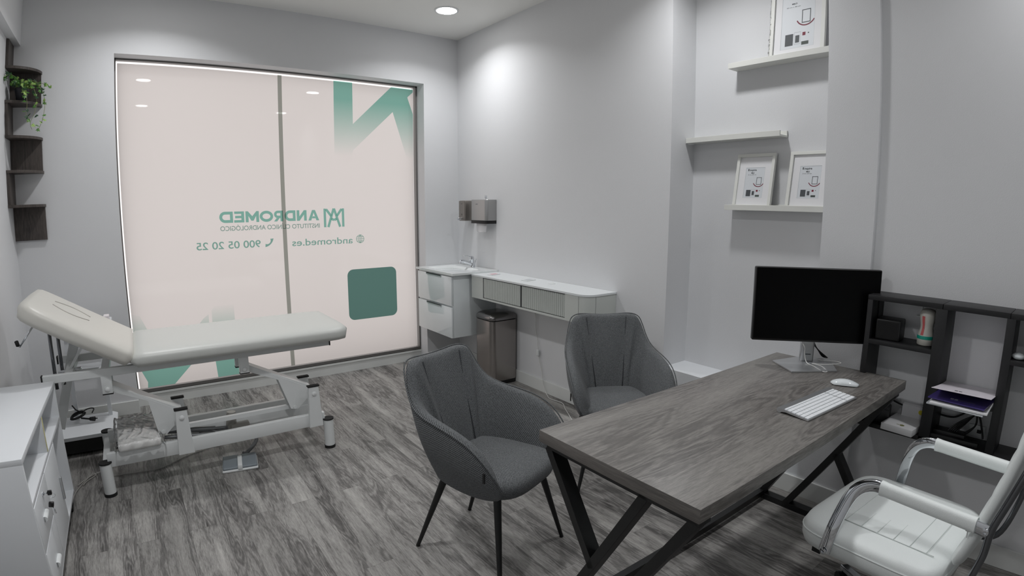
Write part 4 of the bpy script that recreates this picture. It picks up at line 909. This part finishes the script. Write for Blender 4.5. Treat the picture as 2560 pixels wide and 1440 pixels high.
box('adapter', (-0.035, -0.06, 0), (0.03, 0.07, 0.035), black_pl, t, 0.004); box('strip', (-0.06, -0.12, 0), (-0.036, 0.09, 0.022), black_pl, t, 0.003)
b = MB(); X = XR2 - 0.03
b.tube(spline([(X - 0.10, YW - 3.74, 0.70), (X, YW - 3.785, 0.655), (X + 0.01, YW - 3.87, 0.628), (X + 0.01, YW - 3.95, 0.637), (X + 0.01, YW - 4.02, 0.628), (X + 0.01, YW - 4.09, 0.630), (X + 0.005, YW - 4.15, 0.672), (X, YW - 4.19, 0.665), (X, YW - 4.215, 0.60), (X - 0.01, YW - 4.225, 0.57)], 8), 0.0042, 8)
for k in range(5): b.tube(spline([(X - 0.004 * k, YW - 4.175, 0.665), (X - 0.03, YW - 4.15 + 0.006 * k, 0.63), (X - 0.06, YW - 4.12 + 0.008 * k, 0.585), (X - 0.05, YW - 4.15 + 0.004 * k, 0.580), (X - 0.02, YW - 4.185, 0.62), (X - 0.002, YW - 4.185, 0.66)], 5), 0.0035, 8)
tag(b.build('cable_bundle', cable_k, None, smooth=True), 'looped black cables hanging below the folder shelf', 'cables')
t = thing('wall_socket', 'white twin wall socket low behind the shelf unit', 'socket', (XR2, YW - 4.19, 0.585))
box('plate', (-0.010, -0.035, -0.02), (-0.0005, 0.035, 0.03), frame_w, t, 0.002); box('socket_hole', (-0.011, -0.02, -0.004), (-0.0098, -0.002, 0.012), black_pl, t)

# ------------------------------------------------------------------ desk
DX, DY, DL, DW, DT, DZ = 1.0733, 1.2939, 1.559, 0.6217, 0.0402, 0.7764
dk = thing('desk', 'rectangular desk with grey oak top and black truss frames', 'desk', (DX, DY, 0), R(-0.25))
o = box('desktop', (0, -DW, DZ - DT), (DL, 0, DZ), desk_m, dk, 0.0012); o.data.materials.append(desk_e)
for p in o.data.polygons:
    if abs(p.normal.x) > 0.7: p.material_index = 1
TZ = DZ - DT
def yl(y): return y - DY
def endframe(x):
    b = MB(); sx = (1, 0, 0); k = 0.05; h = 0.030
    b.bar((x, yl(1.290), TZ - 0.016), (x, yl(0.690), TZ - 0.016), k, 0.030, side=sx)
    b.bar((x, yl(1.285), 0.017), (x, yl(0.690), 0.017), k, 0.030, side=sx)
    b.bar((x, yl(1.285), TZ - 0.025), (x, yl(1.062), 0.372), k, h, side=sx)
    b.bar((x, yl(0.872), TZ - 0.02), (x, yl(1.272), 0.025), k, h, side=sx)
    b.bar((x, yl(0.705), TZ - 0.02), (x, yl(1.130), 0.025), k, h, side=sx)
    b.bar((x, yl(0.920), 0.375), (x, yl(0.705), 0.025), k, h, side=sx)
    return b.build('end_frame', black_metal, dk, bevel=0.001)
endframe(0.055); endframe(DL - 0.042)
b = MB(); b.bar((0.055, yl(1.265), 0.035), (DL - 0.042, yl(1.265), 0.035), 0.03, 0.03, side=(0, 1, 0)); b.build('floor_rail', black_metal, dk)
b = MB(); b.bar((0.055, yl(0.74), TZ - 0.017), (DL - 0.042, yl(0.74), TZ - 0.017), 0.03, 0.03, side=(0, 1, 0)); b.build('top_rail', black_metal, dk)

# ------------------------------------------------------------------ monitor
MC = Vector((2.507, 1.052, 1.065)); un = Vector((0.65, -0.76, 0)).normalized()
mo = thing('monitor', 'black flat monitor on a silver stand at the desk end', 'monitor', (2.562, 1.098, DZ + 0.0005), math.atan2(un.y, un.x))
# local: x along screen to the right, y away from viewer, z up
lx = (MC - Vector((2.562, 1.098, DZ))).to_2d(); nv = Vector((un.y * -1, un.x)) ; oy = lx.x * nv.x + lx.y * nv.y; ox = lx.x * un.x + lx.y * un.y
MR = Matrix.Rotation(R(-2.0), 3, 'X')
mz = 1.065 - DZ
b = MB(); b.box((ox - 0.283, oy - 0.006, mz - 0.170), (ox + 0.283, oy + 0.030, mz + 0.170), 0.006, 3, rot=MR); b.build('housing', black_pl, mo, auto=40)
b = MB(); b.box((ox - 0.278, oy - 0.008, mz - 0.160), (ox + 0.278, oy - 0.005, mz + 0.166), rot=MR, piv=(ox, oy + 0.012, mz)); b.build('screen', screen_m, mo)
b = MB(); b.box((-0.030, -0.004, 0.004), (0.030, 0.034, 0.27), 0.008, 3); b.box((-0.07, oy + 0.02, mz - 0.05), (0.07, oy + 0.06, mz + 0.05), 0.004); b.build('stand_column', alu, mo, auto=40)
ms = MB(); Mi = Matrix.Rotation(-math.atan2(un.y, un.x), 3, 'Z')
bp = [Vector((p[0] - 2.562, p[1] - 1.098, 0)) for p in ((2.448, 1.215), (2.345, 1.068), (2.520, 0.935), (2.680, 1.035), (2.66, 1.12), (2.60, 1.17))]
bp = [Mi @ p for p in bp]; ms.prism([(p.x, p.y) for p in bp], 0, 0.007); ms.build('stand_base', alu, mo, bevel=0.001)
b = MB(); b.box((-0.014, -0.0046, 0.040), (0.014, -0.0038, 0.045)); b.build('maker_mark', print_d, mo)
b = MB(); b.tube(spline([(-0.045, 0.035, 0.12), (-0.02, -0.012, 0.08), (-0.018, -0.016, 0.05), (-0.012, -0.04, 0.012), (0.005, -0.10, 0.0105), (0.03, -0.155, 0.0035), (0.05, -0.145, 0.0035), (0.04, -0.09, 0.0105), (0.01, -0.05, 0.0105), (0.05, -0.06, 0.0105), (0.10, -0.05, 0.0105), (0.15, -0.03, 0.0105), (0.145, 0.0, 0.0105), (0.09, 0.01, 0.0105), (0.06, 0.02, 0.0105)], 9), 0.0022, 8)
o = tag(b.build('usb_cable', cable_w, None, smooth=True), 'thin white cable looping over the monitor stand base', 'cable'); o.location = (2.562, 1.098, DZ + 0.0005); o.rotation_euler = (0, 0, math.atan2(un.y, un.x))
b = MB(); 
for q in ((0.008, 0.04, 0.14), (0.016, 0.045, 0.13), (0.0, 0.042, 0.15)): b.tube(spline([(q[0] - 0.01, 0.036, 0.16), (q[0] + 0.02, 0.05, 0.10), (0.07, 0.08, 0.05), (0.10 + q[0], 0.09, 0.012), (0.125, 0.085, 0.006)], 6), 0.003, 8)
o = tag(b.build('display_cable', cable_k, None, smooth=True), 'black display cables hanging behind the monitor stand', 'cable'); o.location = (2.562, 1.098, DZ + 0.0005); o.rotation_euler = (0, 0, math.atan2(un.y, un.x))

# ------------------------------------------------------------------ keyboard, mouse
kb = thing('keyboard', 'slim silver and white keyboard on the grey desk', 'keyboard', (1.8335, 0.7560, DZ + 0.0003), R(-3.8))
KW, KD = 0.378, 0.118
b = MB(); prof = [(0, 0.002), (0, 0.006), (KD - 0.004, 0.017), (KD + 0.004, 0.0165), (KD + 0.007, 0.009), (KD + 0.002, 0.001), (KD - 0.008, 0.0), (KD - 0.014, 0.005), (KD - 0.03, 0.0075), (0.004, 0.001)]
A = [b.bm.verts.new(Vector((0, y, z))) for y, z in prof]; B = [b.bm.verts.new(Vector((KW, y, z))) for y, z in prof]; n = len(prof)
b.bm.faces.new(A); b.bm.faces.new(list(reversed(B)))
for j in range(n): b.bm.faces.new((A[j], A[(j + 1) % n], B[(j + 1) % n], B[j]))
b.build('keyboard_body', alu, kb, auto=30)
sl = (0.017 - 0.006) / (KD - 0.004); KR = Matrix.Rotation(math.atan(sl), 3, 'X')
def key(b, x0, x1, y0, y1):
    z0 = 0.006 + sl * (y0 + y1) / 2; b.box((x0, y0, z0 - 0.0012), (x1, y1, z0 + 0.0022), 0.0006, 1, rot=KR)
rows_n = [(7, [1.25, 1.25, 1.25, 6.2, 1.25, 1.25, 1.25]), (12, [2.25] + [1] * 10 + [2.25]), (13, [1.75] + [1] * 11 + [1.9]), (14, [1.5] + [1] * 13), (14, [1] * 13 + [1.5]), (14, [1.04] * 14)]
yy = 0.0055; kh = 0.0158; x1m = 0.302
keyp = None; cnt = 0
for ri, (nk, ws_) in enumerate(rows_n):
    hh = kh if ri < 5 else kh * 0.62; tot = sum(ws_); x = 0.006; un_ = (x1m - 0.006) / tot
    bb = MB()
    for wk in ws_:
        key(bb, x + 0.0011, x + wk * un_ - 0.0011, yy, yy + hh - 0.002); x += wk * un_
    x = x1m + 0.007; npw = (KW - 0.005 - x) / 4
    for k in range(4): key(bb, x + k * npw + 0.0009, x + (k + 1) * npw - 0.0009, yy, yy + hh - 0.002)
    bb.build('key_row', keys_m, kb); yy += hh + (0.001 if ri < 5 else 0)
me_ = thing('computer_mouse', 'white low-profile computer mouse beside the keyboard', 'mouse', (2.355, 0.835, DZ + 0.0003), R(-62))
b = MB(); rows = []
for i in range(17):
    u = i / 16; x = -0.057 + 0.114 * u; f = math.sqrt(max(0, 1 - (2 * u - 1) ** 4)); hw = 0.0285 * (f * 0.9 + 0.1); h = 0.004 + 0.0175 * (math.sin(PI * (0.12 + 0.80 * u)) ** 1.1) * (f * 0.8 + 0.2)
    ring = []
    for j in range(13):
        a = PI * j / 12; ring.append((x, -hw * math.cos(a), 0.004 + (h) * math.sin(a) ** 0.8))
    rows.append(ring)
V = b.grid(rows); b.bm.faces.new([r[0] for r in V] + [r[-1] for r in reversed(V)]); b.bm.faces.new(V[0]); b.bm.faces.new(list(reversed(V[-1])))
b.build('shell', white_gloss, me_, auto=50)
box('mouse_base', (-0.048, -0.022, 0), (0.048, 0.022, 0.005), alu, me_, 0.002)

# ------------------------------------------------------------------ upholstered armchairs
RIM = [(0.00, -0.300, .852), (.07, -.298, .855), (.128, -.292, .860), (.175, -.280, .858), (.208, -.262, .840), (.226, -.240, .795), (.240, -.212, .742), (.254, -.175, .702), (.268, -.110, .678), (.280, -.020, .664), (.287, .070, .647), (.287, .150, .615), (.280, .212, .562), (.266, .250, .505), (.244, .264, .455)]
BOT = [(0.00, -.170, .375), (.045, -.170, .375), (.085, -.168, .375), (.118, -.164, .375), (.142, -.156, .375), (.158, -.145, .375), (.172, -.128, .374), (.184, -.100, .373), (.196, -.060, .372), (.206, .000, .371), (.214, .060, .372), (.218, .120, .376), (.220, .170, .383), (.218, .208, .392), (.210, .235, .402)]
def tub(parent):
    n = len(RIM); st = []
    full = [(-x, y, z) for x, y, z in reversed(RIM[1:])] + RIM; fb = [(-x, y, z) for x, y, z in reversed(BOT[1:])] + BOT
    m = len(full); cols = []
    for i in range(m):
        r_ = Vector(full[i]); q = Vector(fb[i]); a = Vector(full[max(i - 1, 0)]); c = Vector(full[min(i + 1, m - 1)])
        t = (c - a); t.z = 0; t.normalize(); inn = Vector((-t.y, t.x, 0))
        if inn.dot(Vector((0, 0.04, 0)) - Vector((r_.x, r_.y, 0))) < 0: inn = -inn
        th = 0.058 if abs(i - (n - 1)) < 6 else 0.050
        idx = abs(i - (n - 1))
        tip = max(0.0, (idx - 10) / 3.0)
        out = []
        nv_ = 6
        for k in range(nv_):
            u = k / nv_; p = q.lerp(r_, u); bulge = math.sin(PI * u) * (0.020 if idx > 5 else 0.012); p = p - inn * bulge; out.append(p)
        out.append(r_ - Vector((0, 0, 0.012))); out.append(r_ + inn * 0.012 + Vector((0, 0, 0.004))); out.append(r_ + inn * (th - 0.012) + Vector((0, 0, 0.002)))
        seat = Vector((q.x, q.y, 0.43)) + inn * 0.052
        if idx <= 5: seat.y = max(seat.y, -0.165)
        top_in = r_ + inn * th - Vector((0, 0, 0.014))
        for k in range(nv_ + 1):
            u = k / nv_; p = top_in.lerp(seat, u)
            groove = 0.012 if idx == 2 else 0.0
            pil = (0.016 if idx in (0, 3, 4) else 0.010) * math.sin(PI * u)
            p = p + inn * (pil if idx not in (2,) else -groove * math.sin(PI * min(1, u + 0.25))); out.append(p)
        cols.append(out)
    b = MB(); V = b.grid(cols); b.bm.faces.new(V[0]); b.bm.faces.new(list(reversed(V[-1])))
    b.build('upholstered_shell', fab, parent, smooth=True, sub=2)
    # piping along the rim
    b = MB(); pts = spline([Vector(p) + Vector((0, 0, 0.0)) for p in full], 4)
    b.tube([p + Vector((0, 0, -0.002)) for p in pts], 0.0032, 8); b.build('rim_piping', fab, parent, smooth=True)
    # seams of the three back panels
    for sg in (-1, 1):
        b = MB(); i = n - 1 + sg * 2; c_ = cols[i]; b.tube([p + Vector((0, 0.006, 0)) for p in c_[9:]], 0.0022, 6); b.build('back_seam', mat('seam_dark', (46, 48, 52), 0.9), parent, smooth=True)
def seatpad(parent):
    b = MB(); rows = []; N_ = 40
    def outl(k, e):
        a = 2 * PI * k / N_; ca, sa = math.cos(a), math.sin(a); x = math.copysign(abs(ca) ** 0.55, ca) * (0.222 - e - 0.030 * max(0, -sa)); y = 0.045 + math.copysign(abs(sa) ** 0.6, sa) * (0.225 - e); return x, y
    for e, z in ((0.03, 0.372), (0.006, 0.385), (0.0, 0.41), (0.0, 0.43), (0.010, 0.446), (0.035, 0.455), (0.08, 0.461), (0.14, 0.464), (0.19, 0.465)):
        rows.append([(outl(k, e)[0], outl(k, e)[1], z) for k in range(N_)])
    V = b.grid(rows, closed_u=True); b.bm.faces.new(list(reversed(V[0]))); b.bm.faces.new(V[-1]); b.build('seat_cushion', fab, parent, smooth=True)
def make_chair(label):
    t = thing('armchair', label, 'armchair', group='grey upholstered visitor armchairs at the desk')
    tub(t); seatpad(t)
    for sx in (-1, 1):
        for (tx, ty), (fx, fy) in (((.155, .170), (.243, .246)), ((.135, -.105), (.186, -.246))):
            b = MB(); b.tube([(sx * tx, ty, .385), (sx * fx, fy, 0.004)], 0, 16, rs=[0.017, 0.0085]); b.tube([(sx * fx, fy, 0.0), (sx * fx, fy, 0.006)], 0.0095, 12); b.build('leg', black_metal, t, auto=40)
    b = MB(); b.bar((-.17, .165, .370), (.17, .165, .370), 0.03, 0.02); b.bar((-.15, -.10, .370), (.15, -.10, .370), 0.03, 0.02); b.build('seat_frame', black_metal, t)
    b = MB(); b.box((0.2875, 0.203, 0.500), (0.2925, 0.213, 0.540), 0.001); b.build('fabric_tag', black_pl, t)
    return t
def dup(root, loc, rz, label):
    r = root.copy(); COL.objects.link(r); r.location = loc; r.rotation_euler = (0, 0, rz); r['label'] = label
    for ch in list(root.children):
        c = ch.copy(); COL.objects.link(c); c.parent = r
    return r
ch1 = make_chair('grey tweed armchair with black legs nearest the viewer, left of desk'); ch1.location = (1.214, 1.818, 0); ch1.rotation_euler = (0, 0, R(199.2))
f2 = Vector((-0.53, -0.848)); ch2 = dup(ch1, (2.205, 2.000, 0), math.atan2(-f2.x, f2.y), 'grey tweed armchair behind the desk, below the console end')

# ------------------------------------------------------------------ white office chair
oc = thing('office_chair', 'white leather office chair with chrome arms at the desk front', 'office chair', (2.02, 0.47, 0), R(-4))
def slabpad(name, x0, x1, y0, y1, z0, z1, m, M=None, crown=0.012, nx=26, ny=26, grooves=None, p=3.5):
    b = MB(); rows = []; cx, cy = (x0 + x1) / 2, (y0 + y1) / 2; hx, hy = (x1 - x0) / 2, (y1 - y0) / 2; N_ = 56
    def o_(k, s_):
        a = 2 * PI * k / N_; ca, sa = math.cos(a), math.sin(a); e = 2 / p; return Vector((cx + math.copysign(abs(ca) ** e, ca) * hx * s_, cy + math.copysign(abs(sa) ** e, sa) * hy * s_, 0))
    H = z1 - z0
    prof = [(0.90, 0), (0.965, 0.12), (0.995, 0.35), (1.0, 0.55), (0.99, 0.75), (0.965, 0.90), (0.925, 0.97), (0.87, 1.0)] + [(s_, 1.0 + 0.0) for s_ in (0.80, 0.72, 0.64, 0.56, 0.48, 0.40, 0.30, 0.2, 0.1, 0.02)]
    for s_, h in prof:
        ring = []
        for k in range(N_):
            q = o_(k, s_); q.z = z0 + H * h + (crown * (1 - s_ ** 2) if h >= 1 else 0)
            if grooves and h >= 1 and s_ < 0.86: q.z -= grooves(q.x, q.y)
            ring.append(M @ q if M is not None else q)
        rows.append(ring)
    V = b.grid(rows, closed_u=True); b.bm.faces.new(list(reversed(V[0]))); b.bm.faces.new(V[-1]); return b.build(name, m, oc, smooth=True)
slabpad('seat', -0.288, 0.288, -0.255, 0.240, 0.362, 0.462, leather, p=6.0)
# stitched grooves across the seat
b = MB()
for k in range(6):
    y = 0.10 - 0.055 * k; b.tube([(-0.185, y, 0.4722), (0.185, y, 0.4722)], 0.0012, 6)
b.tube([(-0.185, 0.125, 0.4710), (-0.185, -0.20, 0.4705)], 0.0015, 6); b.tube([(0.185, 0.125, 0.4710), (0.185, -0.20, 0.4705)], 0.0015, 6)
b.build('seat_seams', mat('leather_seam', (204, 210, 208), 0.5), oc)
b = MB(); N_ = 60; e = 2 / 6.0
b.tube([(0.2872 * math.copysign(abs(math.cos(2 * PI * k / N_)) ** e, math.cos(2 * PI * k / N_)), -0.0075 + 0.2468 *  math.copysign(abs(math.sin(2 * PI * k / N_)) ** e, math.sin(2 * PI * k / N_)), 0.428) for k in range(N_)], 0.0028, 6, closed=True); b.build('seat_piping', leather, oc, smooth=True)
MBk = Matrix.Translation((0, -0.262, 0.50)) @ Matrix.Rotation(R(90 + 17), 4, 'X')
# curved backrest: profile along height
def backrest():
    b = MB(); rows = []; nz = 24; nx_ = 20
    def ctr(t): return Vector((0, -0.262 - 0.16 * t - 0.015 * math.sin(PI * t), 0.47 + 0.66 * t))
    for i in range(nz + 1):
        t = i / nz; c = ctr(t); tn = (ctr(min(1, t + 0.02)) - ctr(max(0, t - 0.02))).normalized(); nn = Vector((0, tn.z, -tn.y))
        hw = 0.235 + 0.02 * math.sin(PI * t) - (0.05 * max(0, (0.06 - t) / 0.06) + 0.05 * max(0, (t - 0.94) / 0.06)); th = 0.022 * min(1, 0.25 + min(t, 1 - t) / 0.04)
        ring = []
        for k in range(32):
            a = 2 * PI * k / 32; ca, sa = math.cos(a), math.sin(a)
            x = math.copysign(abs(ca) ** 0.35, ca) * hw; d = math.copysign(abs(sa) ** 0.6, sa) * th
            rib = -0.003 * (1 if (i % 3 == 0 and sa > 0.3) else 0)
            ring.append(c + Vector((x, 0, 0)) + nn * (d + rib))
        rows.append(ring)
    V = b.grid(rows, closed_u=True); b.bm.faces.new(list(reversed(V[0]))); b.bm.faces.new(V[-1]); b.build('backrest', leather, oc, smooth=True)
backrest()
for sx in (-1, 1):
    x = sx * 0.252 + 0.002
    b = MB(); pts = spline([(x + sx * 0.052, 0.105, 0.395), (x + sx * 0.042, 0.095, 0.48), (x + sx * 0.018, 0.075, 0.58), (x + sx * 0.006, 0.050, 0.632), (x, 0.010, 0.658), (x, -0.04, 0.662), (x, -0.16, 0.658), (x, -0.30, 0.650), (x, -0.345, 0.646)], 7)
    b.tube(pts, 0.016, 12, flat=0.45) if False else None
    prev = None; hw, hh = 0.006, 0.020; rows = []
    for i, p in enumerate(pts):
        a_ = pts[max(i - 1, 0)]; c_ = pts[min(i + 1, len(pts) - 1)]; t = (c_ - a_).normalized(); nn = Vector((0, -t.z, t.y))
        rows.append([p + Vector((hw * cx_, 0, 0)) + nn * hh * cy_ for cx_, cy_ in ((-1, -.9), (-1, .9), (-.7, 1), (.7, 1), (1, .9), (1, -.9), (.7, -1), (-.7, -1))])
    V = b.grid(rows, closed_u=True); b.bm.faces.new(list(reversed(V[0]))); b.bm.faces.new(V[-1]); arm = b.build('armrest', chrome, oc, auto=50)
    for (y, z, xo) in ((0.105, 0.400, sx * 0.052), (-0.338, 0.646, 0)):
        b = MB(); b.lathe([(0.011, 0), (0.011, 0.005), (0.005, 0.006), (0.005, 0.003)], 16, (x + xo - 0.007, y, z), Matrix.Rotation(-PI / 2, 3, 'Y')); b.build('bolt', chrome, arm, auto=40)
    b = MB(); rows = []
    for k in range(15):
        t = k / 14; y = -0.018 - 0.290 * t; z = 0.6605 - 0.009 * t; g = 1.0 + (0.06 if k in (0, 14) else 0.0)
        rows.append([(x + 0.0165 * g * math.copysign(abs(math.cos(2 * PI * j / 20)) ** 0.8, math.cos(2 * PI * j / 20)), y, z + 0.0235 * g * math.copysign(abs(math.sin(2 * PI * j / 20)) ** 0.8, math.sin(2 * PI * j / 20))) for j in range(20)])
    V = b.grid(rows, closed_u=True); b.bm.faces.new(list(reversed(V[0]))); b.bm.faces.new(V[-1]); b.build('arm_sleeve', leather, arm, auto=50)
    b = MB(); b.tube([(x, -0.288, 0.632), (x + 0.002, -0.290, 0.604)], 0.0016, 6); b.box((x - 0.004, -0.295, 0.626), (x + 0.004, -0.283, 0.634)); b.build('zip_pull', frame_w, arm)
    xb = sx * 0.252
    b = MB(); b.tube(spline([(xb, -0.20, 0.36), (xb, -0.30, 0.40), (xb, -0.345, 0.55), (xb, -0.352, 0.65), (xb * 0.99, -0.375, 0.74), (xb * 0.98, -0.425, 0.92), (xb * 0.96, -0.460, 1.08), (xb * 0.9, -0.468, 1.12)], 7), 0.011, 14); b.build('back_frame', mat('dark_chrome', (120, 122, 126), 0.22, 1.0), oc, smooth=True)
b = MB(); b.bar((-0.25, -0.20, 0.362), (0.25, -0.20, 0.362), 0.03, 0.02); b.bar((-0.265, 0.15, 0.362), (0.265, 0.15, 0.362), 0.03, 0.02); b.box((-0.09, -0.12, 0.335), (0.09, 0.12, 0.372), 0.006); b.build('seat_plate', black_metal, oc)
b = MB(); b.tube([(0, 0, 0.09), (0, 0, 0.34)], 0.026, 20); b.build('gas_lift', chrome, oc, auto=40)
for k in range(5):
    a = R(270 + 72 * k); c_, s_ = math.cos(a), math.sin(a)
    b = MB(); b.bar((0.02 * c_, 0.02 * s_, 0.115), (0.25 * c_, 0.25 * s_, 0.075), 0.035, 0.022); lg = b.build('base_arm', chrome, oc, bevel=0.004)
    b = MB(); px, py = 0.245 * c_, 0.245 * s_
    for q in (-0.014, 0.014): b.tube([(px - s_ * (q - 0.008), py + c_ * (q - 0.008), 0.026), (px - s_ * (q + 0.008), py + c_ * (q + 0.008), 0.026)], 0.026, 18)
    b.tube([(px, py, 0.03), (px, py, 0.07)], 0.007, 10); b.build('castor', black_pl, lg, auto=40)

# black flex on the wall at the right edge
b = MB(); X = XR2 - 0.006
b.tube(spline([(X, YW - 4.72, 0.62), (X, YW - 4.665, 0.46), (X, YW - 4.640, 0.33), (X, YW - 4.650, 0.22), (X, YW - 4.69, 0.13), (X, YW - 4.76, 0.11)], 8), 0.003, 8)
tag(b.build('wall_cable', cable_k, None, smooth=True), 'thin black cable hanging on the wall at the right edge', 'cable')
# put the origin of every thing at its base
def rebase(o, loc):
    L_ = Vector(loc); o.location = L_
    for c in o.children: c.location = c.location - L_
rebase(bed, (0.35, 3.48, 0)); rebase(ky, tuple(cw(0.02, 0.205, 0.38))); rebase(lc, (XR - 0.02, YW - 1.25, 0.004))
for o_, L_ in ((td, (0, -0.52, 1.34)), (sd, (0, -0.243, 1.355)), (bn, (-0.14, -0.826, 0)), (cn, (-0.138, -1.36, 0.722)), (vn, (-0.23, -0.33, 0.375)), (ws, (-0.08, -4.32, 0.534))):
    L_ = Vector(L_); o_.location += L_
    for c in o_.children: c.location = c.location - L_
